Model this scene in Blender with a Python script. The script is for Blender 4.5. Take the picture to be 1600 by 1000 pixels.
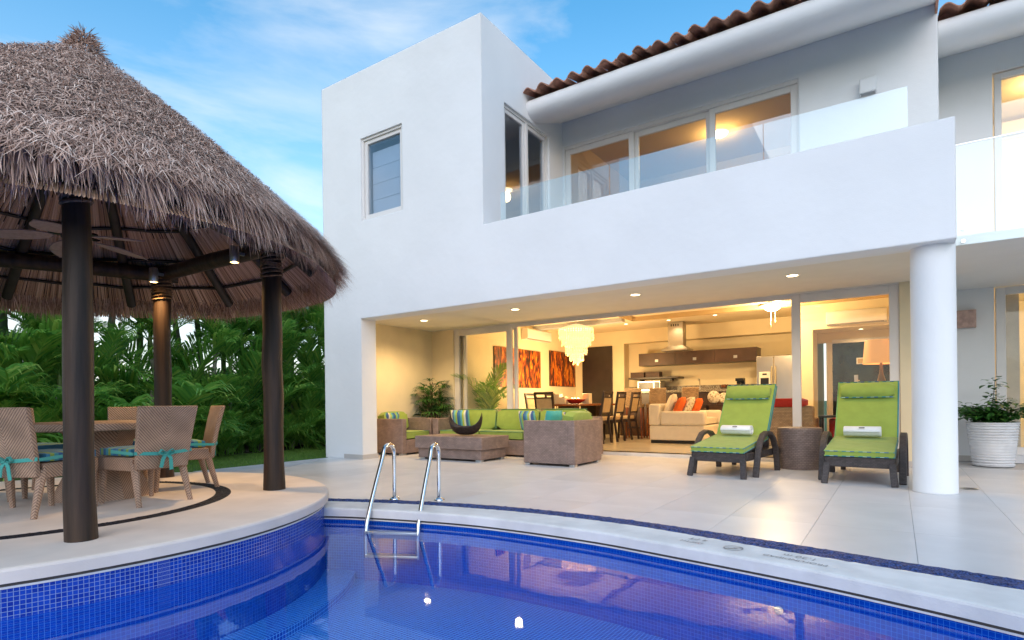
import bpy, bmesh, math, random
from mathutils import Vector, Matrix
R = math.radians
PI = math.pi
sc = bpy.context.scene
for o in list(bpy.data.objects):
    bpy.data.objects.remove(o)
C = sc.collection

# ------------------------------------------------------------------ camera, sky, sun, exposure
cam_d = bpy.data.cameras.new('camera'); cam = bpy.data.objects.new('camera', cam_d); C.objects.link(cam)
YAW, ROLL = R(33.84), R(-0.7)
fw = Vector((-math.sin(YAW), math.cos(YAW), 0)); r0 = Vector((math.cos(YAW), math.sin(YAW), 0)); u0 = Vector((0, 0, 1))
rt = r0*math.cos(ROLL) + u0*math.sin(ROLL); up = u0*math.cos(ROLL) - r0*math.sin(ROLL)
cam.matrix_world = Matrix(((rt.x, up.x, -fw.x, 0), (rt.y, up.y, -fw.y, 0), (rt.z, up.z, -fw.z, 1.0), (0, 0, 0, 1)))
cam_d.sensor_width = 36; cam_d.lens = 36*896/1600; cam_d.shift_y = 131/1600
cam_d.clip_start = 0.05; cam_d.clip_end = 3000
sc.camera = cam

SUN_EL, SUN_AZ = R(32), R(152)     # azimuth: direction the light comes from, clockwise from +Y (north)
world = bpy.data.worlds.new('World'); sc.world = world; world.use_nodes = True
wn, wl = world.node_tree.nodes, world.node_tree.links
bg = wn['Background']
sky = wn.new('ShaderNodeTexSky'); sky.sky_type = 'NISHITA'; sky.sun_disc = False
sky.sun_elevation = SUN_EL; sky.sun_rotation = SUN_AZ; sky.air_density = 1.0; sky.dust_density = 0.8; sky.ozone_density = 1.2
tc = wn.new('ShaderNodeTexCoord'); mp = wn.new('ShaderNodeMapping'); mp.inputs['Scale'].default_value = (1.3, 1.3, 4.2)
mp.inputs['Location'].default_value = (0.35, 0.1, 0.0)
nz = wn.new('ShaderNodeTexNoise'); nz.inputs['Scale'].default_value = 1.9; nz.inputs['Detail'].default_value = 7; nz.inputs['Roughness'].default_value = 0.55
nz.inputs['Distortion'].default_value = 0.5
cr = wn.new('ShaderNodeValToRGB'); cr.color_ramp.elements[0].position = 0.44; cr.color_ramp.elements[1].position = 0.80
cmul = wn.new('ShaderNodeMath'); cmul.operation = 'MULTIPLY'; cmul.inputs[1].default_value = 0.62
mixc = wn.new('ShaderNodeMix'); mixc.data_type = 'RGBA'
mixc.inputs[7].default_value = (4.1, 4.05, 3.9, 1)
wl.new(tc.outputs['Generated'], mp.inputs[0]); wl.new(mp.outputs[0], nz.inputs[0]); wl.new(nz.outputs[0], cr.inputs[0])
sxz = wn.new('ShaderNodeSeparateXYZ'); wl.new(tc.outputs['Generated'], sxz.inputs[0])
hz1 = wn.new('ShaderNodeMapRange'); hz1.inputs[1].default_value = 0.0; hz1.inputs[2].default_value = 0.68; hz1.inputs[3].default_value = 1.0; hz1.inputs[4].default_value = 0.0; wl.new(sxz.outputs[2], hz1.inputs[0])
hz2 = wn.new('ShaderNodeMath'); hz2.operation = 'POWER'; hz2.inputs[1].default_value = 2.0; wl.new(hz1.outputs[0], hz2.inputs[0])
hz3 = wn.new('ShaderNodeMath'); hz3.operation = 'MULTIPLY_ADD'; hz3.inputs[1].default_value = 0.75; hz3.use_clamp = True; wl.new(hz2.outputs[0], hz3.inputs[0])
wl.new(cr.outputs[0], cmul.inputs[0]); wl.new(cmul.outputs[0], hz3.inputs[2]); wl.new(hz3.outputs[0], mixc.inputs[0]); hs = wn.new('ShaderNodeHueSaturation'); hs.inputs['Saturation'].default_value = 1.36; hs.inputs['Hue'].default_value = 0.485; wl.new(sky.outputs[0], hs.inputs['Color']); wl.new(hs.outputs[0], mixc.inputs[6])
wl.new(mixc.outputs[2], bg.inputs[0]); bg.inputs[1].default_value = 0.12

sun_d = bpy.data.lights.new('sun', 'SUN'); sun = bpy.data.objects.new('sun', sun_d); C.objects.link(sun)
sun_d.energy = 0.4; sun_d.angle = R(70); sun_d.color = (1.0, 0.97, 0.95)
sdir = Vector((math.sin(SUN_AZ)*math.cos(SUN_EL), math.cos(SUN_AZ)*math.cos(SUN_EL), math.sin(SUN_EL)))
sun.rotation_euler = sdir.to_track_quat('Z', 'Y').to_euler()

vs = sc.view_settings
vs.view_transform = 'Standard'; vs.look = 'None'; vs.gamma = 1; vs.use_curve_mapping = False; vs.exposure = 1.3
sc.cycles.max_bounces = 8; sc.cycles.transparent_max_bounces = 16; sc.cycles.caustics_reflective = False; sc.cycles.caustics_refractive = False
sc.cycles.sample_clamp_indirect = 4
try:
    sc.cycles.use_denoising = True
except Exception:
    pass

# ------------------------------------------------------------------ helpers
rnd = random.Random(7)
class MB:
    def __init__(s): s.v = []; s.f = []; s.c = []; s.col = 0.5
    def add(s, vs_, fs_):
        n = len(s.v); s.v += [tuple(p) for p in vs_]; s.f += [tuple(i+n for i in f) for f in fs_]; s.c += [s.col]*len(vs_); return s
    def box(s, x0, x1, y0, y1, z0, z1, m=None):
        p = [(x0,y0,z0),(x1,y0,z0),(x1,y1,z0),(x0,y1,z0),(x0,y0,z1),(x1,y0,z1),(x1,y1,z1),(x0,y1,z1)]
        if m is not None: p = [m @ Vector(q) for q in p]
        return s.add(p, [(0,3,2,1),(4,5,6,7),(0,1,5,4),(1,2,6,5),(2,3,7,6),(3,0,4,7)])
    def tube(s, pts, r, n=8, caps=True, squash=None):
        pts = [Vector(p) for p in pts]; k = len(pts)
        rs = r if isinstance(r, (list, tuple)) else [r]*k
        vs_, fs_ = [], []
        t = (pts[1]-pts[0]).normalized()
        a = Vector((0,0,1)) if abs(t.z) < .9 else Vector((1,0,0))
        nx = t.cross(a).normalized()
        for i in range(k):
            t = (pts[min(i+1,k-1)]-pts[max(i-1,0)]).normalized()
            nx = (nx - t*nx.dot(t)).normalized(); ny = t.cross(nx)
            for j in range(n):
                an = 2*PI*j/n; vs_.append(pts[i] + (nx*math.cos(an) + ny*math.sin(an))*rs[i])
        for i in range(k-1):
            for j in range(n):
                a_, b_ = i*n+j, i*n+(j+1)%n; fs_.append((a_, b_, b_+n, a_+n))
        if caps:
            fs_.append(tuple(range(n-1,-1,-1))); fs_.append(tuple(range((k-1)*n, k*n)))
        return s.add(vs_, fs_)
    def bar(s, pts, w, h, side=(0,0,1), caps=True):
        # rectangular section w (across 'side' x tangent) by h (along side-ish)
        pts = [Vector(p) for p in pts]; k = len(pts); vs_, fs_ = [], []
        sd = Vector(side)
        for i in range(k):
            t = (pts[min(i+1,k-1)]-pts[max(i-1,0)]).normalized()
            a = sd.cross(t).normalized(); b = t.cross(a)
            for (p, q) in ((-1,-1),(1,-1),(1,1),(-1,1)): vs_.append(pts[i] + a*(p*w/2) + b*(q*h/2))
        for i in range(k-1):
            for j in range(4):
                a_, b_ = i*4+j, i*4+(j+1)%4; fs_.append((a_, b_, b_+4, a_+4))
        if caps: fs_.append((3,2,1,0)); fs_.append(tuple(range((k-1)*4, k*4)))
        return s.add(vs_, fs_)
    def lathe(s, prof, n=24, c=(0,0), cap=True):
        vs_, fs_ = [], []
        for (r_, z) in prof:
            for j in range(n):
                an = 2*PI*j/n; vs_.append((c[0]+r_*math.cos(an), c[1]+r_*math.sin(an), z))
        for i in range(len(prof)-1):
            for j in range(n):
                a_, b_ = i*n+j, i*n+(j+1)%n; fs_.append((a_, b_, b_+n, a_+n))
        if cap: fs_.append(tuple(range(n-1,-1,-1))); fs_.append(tuple(range((len(prof)-1)*n, len(prof)*n)))
        return s.add(vs_, fs_)
    def prism(s, poly, z0, z1):
        n = len(poly)
        vs_ = [(x,y,z0) for x,y in poly] + [(x,y,z1) for x,y in poly]
        fs_ = [tuple(range(n-1,-1,-1)), tuple(range(n,2*n))] + [(i,(i+1)%n,(i+1)%n+n,i+n) for i in range(n)]
        return s.add(vs_, fs_)
    def extr(s, poly, ax, a0, a1):
        # poly in the two other axes, extruded along ax ('x': poly=(y,z); 'y': poly=(x,z))
        n = len(poly)
        mk = (lambda a,p,q: (a,p,q)) if ax == 'x' else (lambda a,p,q: (p,a,q))
        vs_ = [mk(a0,p,q) for p,q in poly] + [mk(a1,p,q) for p,q in poly]
        fs_ = [tuple(range(n-1,-1,-1)), tuple(range(n,2*n))] + [(i,(i+1)%n,(i+1)%n+n,i+n) for i in range(n)]
        return s.add(vs_, fs_)
    def ribbon(s, ring_a, ring_b, closed=False):
        n = len(ring_a); vs_ = list(ring_a) + list(ring_b)
        fs_ = [(i,(i+1)%n,(i+1)%n+n,i+n) for i in range(n if closed else n-1)]
        return s.add(vs_, fs_)
    def mesh(s, name, mat=None, smooth=False, recalc=True, uv=True):
        me = bpy.data.meshes.new(name); me.from_pydata(s.v, [], s.f)
        if recalc and len(s.f) < 60000:
            b = bmesh.new(); b.from_mesh(me); bmesh.ops.recalc_face_normals(b, faces=b.faces); b.to_mesh(me); b.free()
        if uv and len(s.f) < 30000:
            ul = me.uv_layers.new(name='UVMap')
            for p in me.polygons:
                nn = p.normal; ax = max(range(3), key=lambda i: abs(nn[i]))
                for li in p.loop_indices:
                    co = me.vertices[me.loops[li].vertex_index].co
                    ul.data[li].uv = (co.y, co.z) if ax == 0 else ((co.x, co.z) if ax == 1 else (co.x, co.y))
        if len(set(s.c)) > 1:
            at = me.attributes.new('var', 'FLOAT', 'POINT'); at.data.foreach_set('value', s.c)
        if mat: me.materials.append(mat)
        if smooth:
            me.shade_smooth()
            try: me.set_sharp_from_angle(angle=R(42))
            except Exception: pass
        return me
    def build(s, name, mat, parent=None, smooth=False, bevel=0, seg=2, recalc=True):
        return ob(name, s.mesh(name, mat, smooth, recalc), parent, bevel, seg)

def ob(name, me, parent=None, bevel=0, seg=2, loc=None, rot=None):
    o = bpy.data.objects.new(name, me); C.objects.link(o)
    if parent is not None: o.parent = parent
    if loc is not None: o.location = loc
    if rot is not None: o.rotation_euler = rot
    if bevel:
        m = o.modifiers.new('bevel', 'BEVEL'); m.width = bevel; m.segments = seg; m.limit_method = 'ANGLE'; m.angle_limit = R(35)
        if seg > 1 and me is not None: me.shade_smooth(); me.set_sharp_from_angle(angle=R(50))
    return o
def tag(o, label=None, cat=None, group=None, kind=None):
    if label: o['label'] = label
    if cat: o['category'] = cat
    if group: o['group'] = group
    if kind: o['kind'] = kind
    return o
def thing(name, label, cat, loc=(0,0,0), rz=0, group=None):
    o = bpy.data.objects.new(name, None); C.objects.link(o); o.location = loc; o.rotation_euler = (0,0,rz)
    o.empty_display_size = .1
    return tag(o, label, cat, group)
def copy_tree(o, parent=None, kids=None):
    c = o.copy(); C.objects.link(c); c.parent = parent
    for ch in list(o.children): copy_tree(ch, c)
    return c
def pbox(name, mat, parent, x0, x1, y0, y1, z0, z1, bevel=0, seg=2):
    return MB().box(x0,x1,y0,y1,z0,z1).build(name, mat, parent, bevel=bevel, seg=seg)
def rot_to(o, p=(0,0,0)): return Matrix.Translation(Vector(p)) @ o
def cushion(w, d, h, puff=.25, n=8, m=None, mb=None):
    """soft box centred in x,y, z from 0..h"""
    mb = mb or MB(); vs_, fs_ = [], []
    def sh(t): return 1-abs(2*t-1)**4
    for top in (1, 0):
        for i in range(n+1):
            for j in range(n+1):
                a, b = i/n, j/n
                ease = lambda t: .5-.5*math.cos(PI*t) if False else t
                x = (ease(a)-.5)*w; y = (ease(b)-.5)*d
                e = min(sh(a), 1)*min(sh(b), 1); e = e**.35
                hh = h/2*(1-puff) + h/2*puff*e
                k = 1 - .03*(1-e)
                vs_.append((x*k, y*k, h/2 + (hh if top else -hh)))
    N = (n+1)**2
    for t in (0, 1):
        for i in range(n):
            for j in range(n):
                a = t*N + i*(n+1)+j; q = (a, a+n+1, a+n+2, a+1); fs_.append(q if t == 0 else q[::-1])
    rim = [i*(n+1) for i in range(n+1)] + [n*(n+1)+j for j in range(1,n+1)] + [i*(n+1)+n for i in range(n-1,-1,-1)] + [j for j in range(n-1,0,-1)]
    for i in range(len(rim)):
        a, b = rim[i], rim[(i+1) % len(rim)]; fs_.append((a, b, b+N, a+N))
    if m is not None: vs_ = [m @ Vector(p) for p in vs_]
    return mb.add(vs_, fs_)
def rim_pts(w, d, z, m=None):
    p = [(-w/2,-d/2,z),(w/2,-d/2,z),(w/2,d/2,z),(-w/2,d/2,z),(-w/2,-d/2,z)]
    return [m @ Vector(q) for q in p] if m is not None else p
def TR(x, y, z, rx=0, ry=0, rz=0):
    return Matrix.Translation((x,y,z)) @ Matrix.Rotation(rz,4,'Z') @ Matrix.Rotation(ry,4,'Y') @ Matrix.Rotation(rx,4,'X')

# ------------------------------------------------------------------ materials
def mat0(name):
    m = bpy.data.materials.new(name); m.use_nodes = True
    return m, m.node_tree.nodes, m.node_tree.links, m.node_tree.nodes['Principled BSDF']
def M(name, col, rough=.5, metal=0, var=.08, vs_=3, bump=0, bs=60, col2=None, spec=.5, coat=0, sheen=0, detail=4, bdist=.01, obj_rand=0, lo=.35, hi=.65):
    m, n, l, p = mat0(name)
    p.inputs['Roughness'].default_value = rough; p.inputs['Metallic'].default_value = metal
    p.inputs['Specular IOR Level'].default_value = spec; p.inputs['Coat Weight'].default_value = coat; p.inputs['Sheen Weight'].default_value = sheen
    t = n.new('ShaderNodeTexCoord')
    c1 = col; c2 = col2 or tuple(max(0, c*(1-var*2)) for c in col)
    nz_ = n.new('ShaderNodeTexNoise'); nz_.inputs['Scale'].default_value = vs_; nz_.inputs['Detail'].default_value = detail
    rp = n.new('ShaderNodeValToRGB'); rp.color_ramp.elements[0].position = lo; rp.color_ramp.elements[1].position = hi
    rp.color_ramp.elements[0].color = (*c2, 1); rp.color_ramp.elements[1].color = (*c1, 1)
    l.new(t.outputs['Object'], nz_.inputs[0]); l.new(nz_.outputs[0], rp.inputs[0])
    out = rp.outputs[0]
    if obj_rand:
        oi = n.new('ShaderNodeObjectInfo'); mr = n.new('ShaderNodeMapRange'); mr.inputs[3].default_value = 1-obj_rand; mr.inputs[4].default_value = 1+obj_rand
        l.new(oi.outputs['Random'], mr.inputs[0])
        mx = n.new('ShaderNodeMix'); mx.data_type = 'RGBA'; mx.blend_type = 'MULTIPLY'; mx.inputs[0].default_value = 1
        l.new(out, mx.inputs[6]); l.new(mr.outputs[0], mx.inputs[7]); out = mx.outputs[2]
    l.new(out, p.inputs['Base Color'])
    if bump:
        nb = n.new('ShaderNodeTexNoise'); nb.inputs['Scale'].default_value = bs; nb.inputs['Detail'].default_value = 5
        b = n.new('ShaderNodeBump'); b.inputs['Strength'].default_value = bump; b.inputs['Distance'].default_value = bdist
        l.new(t.outputs['Object'], nb.inputs[0]); l.new(nb.outputs[0], b.inputs['Height']); l.new(b.outputs[0], p.inputs['Normal'])
    return m
def emit(name, col, s):
    m, n, l, p = mat0(name)
    p.inputs['Base Color'].default_value = (*col, 1); p.inputs['Emission Color'].default_value = (*col, 1); p.inputs['Emission Strength'].default_value = s
    return m
def weave(name, ca, cb, su=26, sv=60, rough=.55, bump=.5, herring=False, mort=(.02,.015,.012)):
    m, n, l, p = mat0(name); p.inputs['Roughness'].default_value = rough
    t = n.new('ShaderNodeUVMap'); t.uv_map = 'UVMap'
    if herring:
        sx = n.new('ShaderNodeSeparateXYZ'); ab = n.new('ShaderNodeMath'); ab.operation = 'ABSOLUTE'
        l.new(t.outputs[0], sx.inputs[0]); l.new(sx.outputs[0], ab.inputs[0])
        sub = n.new('ShaderNodeMath'); sub.operation = 'SUBTRACT'; l.new(sx.outputs[1], sub.inputs[0]); l.new(ab.outputs[0], sub.inputs[1])
        ml = n.new('ShaderNodeMath'); ml.operation = 'MULTIPLY'; ml.inputs[1].default_value = 2*PI/.026; l.new(sub.outputs[0], ml.inputs[0])
        sn = n.new('ShaderNodeMath'); sn.operation = 'SINE'; l.new(ml.outputs[0], sn.inputs[0])
        mr = n.new('ShaderNodeMapRange'); mr.inputs[1].default_value = -1; l.new(sn.outputs[0], mr.inputs[0]); h = mr.outputs[0]
        ad = n.new('ShaderNodeMath'); ad.operation = 'ADD'; l.new(sx.outputs[1], ad.inputs[0]); l.new(ab.outputs[0], ad.inputs[1])
        ml2 = n.new('ShaderNodeMath'); ml2.operation = 'MULTIPLY'; ml2.inputs[1].default_value = 2*PI/.012; l.new(ad.outputs[0], ml2.inputs[0])
        sn2 = n.new('ShaderNodeMath'); sn2.operation = 'SINE'; l.new(ml2.outputs[0], sn2.inputs[0])
        mm = n.new('ShaderNodeMath'); mm.operation = 'MULTIPLY_ADD'; mm.inputs[1].default_value = .15; l.new(sn2.outputs[0], mm.inputs[0]); l.new(h, mm.inputs[2]); h = mm.outputs[0]
        rp = n.new('ShaderNodeValToRGB'); rp.color_ramp.elements[0].color = (*[c*.62 for c in ca], 1); rp.color_ramp.elements[1].color = (*cb, 1)
        rp.color_ramp.elements[0].position = .05; rp.color_ramp.elements[1].position = .6
        l.new(h, rp.inputs[0]); colo = rp.outputs[0]
    else:
        br = n.new('ShaderNodeTexBrick'); br.inputs['Color1'].default_value = (*ca,1); br.inputs['Color2'].default_value = (*cb,1); br.inputs['Mortar'].default_value = (*mort,1)
        br.inputs['Scale'].default_value = 1; br.inputs['Brick Width'].default_value = 1/su; br.inputs['Row Height'].default_value = 1/sv
        br.inputs['Mortar Size'].default_value = .12/sv; br.inputs['Mortar Smooth'].default_value = .6
        l.new(t.outputs[0], br.inputs[0]); colo = br.outputs[0]
        iv = n.new('ShaderNodeMath'); iv.operation = 'SUBTRACT'; iv.inputs[0].default_value = 1; l.new(br.outputs['Fac'], iv.inputs[1]); h = iv.outputs[0]
    tc_ = n.new('ShaderNodeTexCoord'); nz_ = n.new('ShaderNodeTexNoise'); nz_.inputs['Scale'].default_value = 7; nz_.inputs['Detail'].default_value = 3
    l.new(tc_.outputs['Object'], nz_.inputs[0])
    mr2 = n.new('ShaderNodeMapRange'); mr2.inputs[1].default_value = .3; mr2.inputs[2].default_value = .7; mr2.inputs[3].default_value = .78; mr2.inputs[4].default_value = 1.12
    l.new(nz_.outputs[0], mr2.inputs[0])
    mx = n.new('ShaderNodeMix'); mx.data_type = 'RGBA'; mx.blend_type = 'MULTIPLY'; mx.inputs[0].default_value = 1
    l.new(colo, mx.inputs[6]); l.new(mr2.outputs[0], mx.inputs[7]); l.new(mx.outputs[2], p.inputs['Base Color'])
    b = n.new('ShaderNodeBump'); b.inputs['Strength'].default_value = bump; b.inputs['Distance'].default_value = .004
    l.new(h, b.inputs['Height']); l.new(b.outputs[0], p.inputs['Normal'])
    return m
def glass(name, tint=(.97,.99,.98), refl=.06, rough=0.0, ior=1.5):
    m = bpy.data.materials.new(name); m.use_nodes = True; n, l = m.node_tree.nodes, m.node_tree.links
    n.clear(); o = n.new('ShaderNodeOutputMaterial')
    tr = n.new('ShaderNodeBsdfTransparent'); tr.inputs[0].default_value = (*tint, 1)
    gl = n.new('ShaderNodeBsdfGlossy'); gl.inputs['Roughness'].default_value = rough; gl.inputs[0].default_value = (1,1,1,1)
    fr = n.new('ShaderNodeFresnel'); fr.inputs[0].default_value = ior
    ad = n.new('ShaderNodeMath'); ad.operation = 'ADD'; ad.inputs[1].default_value = refl; ad.use_clamp = True
    ge = n.new('ShaderNodeNewGeometry'); bf = n.new('ShaderNodeMath'); bf.operation = 'SUBTRACT'; bf.inputs[0].default_value = 1; l.new(ge.outputs['Backfacing'], bf.inputs[1])
    mu = n.new('ShaderNodeMath'); mu.operation = 'MULTIPLY'; l.new(ad.outputs[0], mu.inputs[0]); l.new(bf.outputs[0], mu.inputs[1])   # reflect on the entry face only, the light is not bent
    mx = n.new('ShaderNodeMixShader'); l.new(fr.outputs[0], ad.inputs[0]); l.new(mu.outputs[0], mx.inputs[0]); l.new(tr.outputs[0], mx.inputs[1]); l.new(gl.outputs[0], mx.inputs[2]); l.new(mx.outputs[0], o.inputs[0])
    return m
def attr_mat(name, stops, rough=.7, transl=0, spec=.3, noise=0, tintrand=0):
    """colour from the per-strand 'var' attribute (real colour differences between strands or leaves)"""
    m, n, l, p = mat0(name); p.inputs['Roughness'].default_value = rough; p.inputs['Specular IOR Level'].default_value = spec
    a = n.new('ShaderNodeAttribute'); a.attribute_name = 'var'
    rp = n.new('ShaderNodeValToRGB'); e = rp.color_ramp.elements
    while len(e) < len(stops): e.new(.5)
    for i, (pos, c) in enumerate(stops): e[i].position = pos; e[i].color = (*c, 1)
    fac = a.outputs['Fac']
    if tintrand:
        oi = n.new('ShaderNodeObjectInfo'); ad = n.new('ShaderNodeMath'); ad.operation = 'MULTIPLY_ADD'; ad.inputs[1].default_value = tintrand
        l.new(oi.outputs['Random'], ad.inputs[0]); l.new(fac, ad.inputs[2]); fac = ad.outputs[0]
    l.new(fac, rp.inputs[0]); l.new(rp.outputs[0], p.inputs['Base Color'])
    if transl:
        o = [x for x in n if x.type == 'OUTPUT_MATERIAL'][0]
        t = n.new('ShaderNodeBsdfTranslucent'); l.new(rp.outputs[0], t.inputs[0]); mx = n.new('ShaderNodeMixShader'); mx.inputs[0].default_value = transl
        l.new(p.outputs[0], mx.inputs[1]); l.new(t.outputs[0], mx.inputs[2]); l.new(mx.outputs[0], o.inputs[0])
    return m
def stripes(name, cols, per, axis=0, rough=.8):
    m, n, l, p = mat0(name); p.inputs['Roughness'].default_value = rough; p.inputs['Sheen Weight'].default_value = .2
    t = n.new('ShaderNodeTexCoord'); sx = n.new('ShaderNodeSeparateXYZ'); l.new(t.outputs['Object'], sx.inputs[0])
    dv = n.new('ShaderNodeMath'); dv.operation = 'MULTIPLY'; dv.inputs[1].default_value = 1/per; l.new(sx.outputs[axis], dv.inputs[0])
    fr = n.new('ShaderNodeMath'); fr.operation = 'FRACT'; l.new(dv.outputs[0], fr.inputs[0])
    rp = n.new('ShaderNodeValToRGB'); rp.color_ramp.interpolation = 'CONSTANT'; e = rp.color_ramp.elements
    while len(e) < len(cols): e.new(.5)
    for i, c in enumerate(cols): e[i].position = i/len(cols); e[i].color = (*c, 1)
    l.new(fr.outputs[0], rp.inputs[0]); l.new(rp.outputs[0], p.inputs['Base Color'])
    return m

WHITE = M('white_stucco', (.81,.81,.82), .85, var=.025, vs_=.8, detail=6, bump=.35, bs=70, bdist=.004, spec=.2)
def soften(m, rad=.03):
    n_, l_ = m.node_tree.nodes, m.node_tree.links; p_ = n_['Principled BSDF']; bv = n_.new('ShaderNodeBevel'); bv.samples = 4; bv.inputs[0].default_value = rad
    bp = [x for x in n_ if x.type == 'BUMP'][0]; l_.new(bv.outputs[0], bp.inputs['Normal'])
    t_ = [x for x in n_ if x.type == 'TEX_COORD'][0]; n2 = n_.new('ShaderNodeTexNoise'); n2.inputs['Scale'].default_value = 2.3; n2.inputs['Detail'].default_value = 3
    b2 = n_.new('ShaderNodeBump'); b2.inputs['Strength'].default_value = .38; b2.inputs['Distance'].default_value = .04
    l_.new(t_.outputs['Object'], n2.inputs[0]); l_.new(n2.outputs[0], b2.inputs['Height']); l_.new(bp.outputs[0], b2.inputs['Normal']); l_.new(b2.outputs[0], p_.inputs['Normal'])
soften(WHITE)
CEILW = M('ceiling_paint', (.78,.74,.68), .9, var=.02, spec=.15)
INTW = M('interior_paint', (.80,.69,.47), .85, var=.02, spec=.2)
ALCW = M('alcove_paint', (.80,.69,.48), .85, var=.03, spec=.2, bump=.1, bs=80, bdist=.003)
INTC = M('interior_ceiling_paint', (.80,.70,.50), .9, var=.01, spec=.15)
FRAME = M('door_frame_paint', (.74,.71,.69), .4, var=.02)
TILE = M('porcelain_tile', (.69,.675,.67), .33, var=.05, vs_=2.2, bump=.06, bs=30, bdist=.003, obj_rand=.05, spec=.45)
GROUT = M('grout', (.50,.48,.47), .9)
INTFL = M('interior_floor_tile', (.62,.54,.40), .18, var=.04, vs_=1.5, spec=.5)
SKIRT = M('skirting', (.52,.48,.45), .5, var=.03)
PLASTER = M('cream_cement', (.80,.70,.62), .8, var=.07, vs_=2.2, bump=.3, bs=120, bdist=.004, spec=.25, detail=8)
COPING = M('coping_cement', (.78,.76,.74), .8, var=.08, vs_=4, bump=.5, bs=140, bdist=.005, spec=.25, detail=8)
GAP = M('joint_shadow_gap', (.10,.085,.07), .9)
SOIL = M('soil', (.06,.042,.03), .95, var=.2, vs_=6, bump=.8, bs=40, bdist=.03)
LAWNM = M('lawn_base', (.07,.14,.03), .95, var=.2, vs_=9, bump=.5, bs=120, bdist=.02)
GREYW = M('garden_wall_paint', (.78,.80,.82), .9, var=.06, vs_=.8)
TERRA = M('terracotta', (.56,.27,.18), .75, var=.22, vs_=5, bump=.3, bs=60, bdist=.004, obj_rand=.18)
POST = M('dark_stained_post', (.055,.031,.020), .50, var=.25, vs_=5, bump=.5, bs=14, bdist=.010, col2=(.014,.009,.007), spec=.32, detail=7)
def stretch(m, sc_):
    n_, l_ = m.node_tree.nodes, m.node_tree.links; t_ = [x for x in n_ if x.type == 'TEX_COORD'][0]; mp_ = n_.new('ShaderNodeMapping'); mp_.inputs['Scale'].default_value = sc_
    l_.new(t_.outputs['Object'], mp_.inputs[0])
    for x in n_:
        if x.type == 'TEX_NOISE': l_.new(mp_.outputs[0], x.inputs[0])
stretch(POST, (2.6,2.6,.22))
POLE = M('dark_pole', (.035,.024,.018), .6, var=.25, vs_=6, bump=.4, bs=30, bdist=.006)
ROPE = M('rope', (.22,.13,.07), .9, var=.25, vs_=40, bump=.6, bs=150, bdist=.004)
CHROME = M('polished_steel', (.78,.79,.80), .08, 1, var=.01)
STEEL = M('brushed_steel', (.55,.52,.48), .3, 1, var=.05, vs_=2)
ALU = M('aluminium', (.55,.56,.58), .3, .9, var=.03)
WICK = weave('brown_wicker', (.25,.175,.15), (.31,.22,.19), 20, 46, mort=(.12,.08,.07))
WICKD = weave('dark_wicker', (.040,.032,.032), (.075,.06,.06), 30, 60, herring=False)
WICKC = weave('herringbone_wicker', (.30,.185,.13), (.48,.32,.235), herring=True, bump=.8)
WICKT = weave('drum_wicker', (.20,.145,.125), (.26,.19,.165), 20, 40, mort=(.09,.06,.05))
WICKN = weave('natural_wicker', (.36,.24,.13), (.50,.34,.19), 24, 40)
GREEN = M('lime_canvas', (.29,.385,.075), .85, var=.04, vs_=9, sheen=.15, bump=.45, bs=7, bdist=.03, spec=.2)
TEAL = M('teal_fabric', (.06,.40,.37), .8, var=.06, sheen=.2)
STRIPE = stripes('striped_fabric', [(.03,.16,.34),(.10,.36,.42),(.40,.48,.05),(.62,.62,.50),(.05,.12,.30),(.12,.40,.34),(.30,.42,.06),(.02,.09,.28)], .30, 0)
SEATST = stripes('seat_stripe', [(.01,.13,.32),(.02,.20,.38),(.22,.33,.05),(.03,.24,.32),(.01,.09,.26),(.16,.30,.08),(.02,.17,.36)], .26, 1)
PIPE = stripes('piping_stripe', [(.02,.22,.26),(.30,.46,.34),(.03,.14,.30),(.20,.38,.10)], .17, 0)
TOWEL = M('white_towel', (.80,.82,.86), .95, var=.03, vs_=20, bump=.6, bs=260, bdist=.004, sheen=.3, spec=.1)
DARKW = M('dark_wood', (.040,.024,.018), .38, var=.2, vs_=8)
DARKP = M('dark_door_wood', (.030,.021,.019), .3, var=.15, vs_=5)
CABW = M('cabinet_wood', (.075,.040,.028), .35, var=.15, vs_=3)
CREAM = M('cream_upholstery', (.72,.62,.46), .9, var=.03, vs_=8, sheen=.2, spec=.15)
BEIGE = M('beige_upholstery', (.48,.33,.17), .85, var=.06, vs_=12)
ORANGE = M('orange_fabric', (.72,.13,.015), .85, var=.05)
PRINT = M('printed_fabric', (.72,.66,.50), .85, var=.3, vs_=26, col2=(.36,.28,.18), lo=.42, hi=.5)
RED = M('red_fabric', (.42,.022,.012), .85, var=.06)
REDW = M('reddish_table_wood', (.28,.085,.028), .25, var=.2, vs_=7)
GRAN = M('granite', (.44,.38,.28), .2, var=.4, vs_=38, col2=(.10,.08,.06), detail=8)
BLACKM = M('black_plastic', (.012,.012,.013), .3)
ACW = M('air_conditioner_plastic', (.76,.74,.68), .4, var=.01)
POTW = M('white_ribbed_pot', (.68,.68,.70), .75, var=.06, vs_=6)
POTD = M('dark_pot', (.06,.045,.04), .6)
CANDLE = M('ivory_wax', (.72,.62,.42), .6, var=.03)
FANB = M('fan_blade_cane', (.36,.25,.21), .6, var=.12, vs_=30, bump=.3, bs=90)
TRUNK = M('palm_trunk_bark', (.34,.33,.27), .85, var=.25, vs_=7, bump=.5, bs=40, bdist=.006, col2=(.20,.20,.14))
SHAFT = M('palm_crownshaft', (.20,.28,.07), .5, var=.15, vs_=6)
LAMPSH = emit('lamp_shade_fabric', (.55,.27,.09), .35)
CAPIZ = emit('capiz_shell', (1.0,.74,.33), .42)
BULB = emit('warm_diffuser', (1.0,.80,.48), 5)
BULB2 = emit('warm_spot_lens', (1.0,.62,.20), 12)
GL_DOOR = glass('door_glass', (.98,.985,.97), .01)
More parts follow.
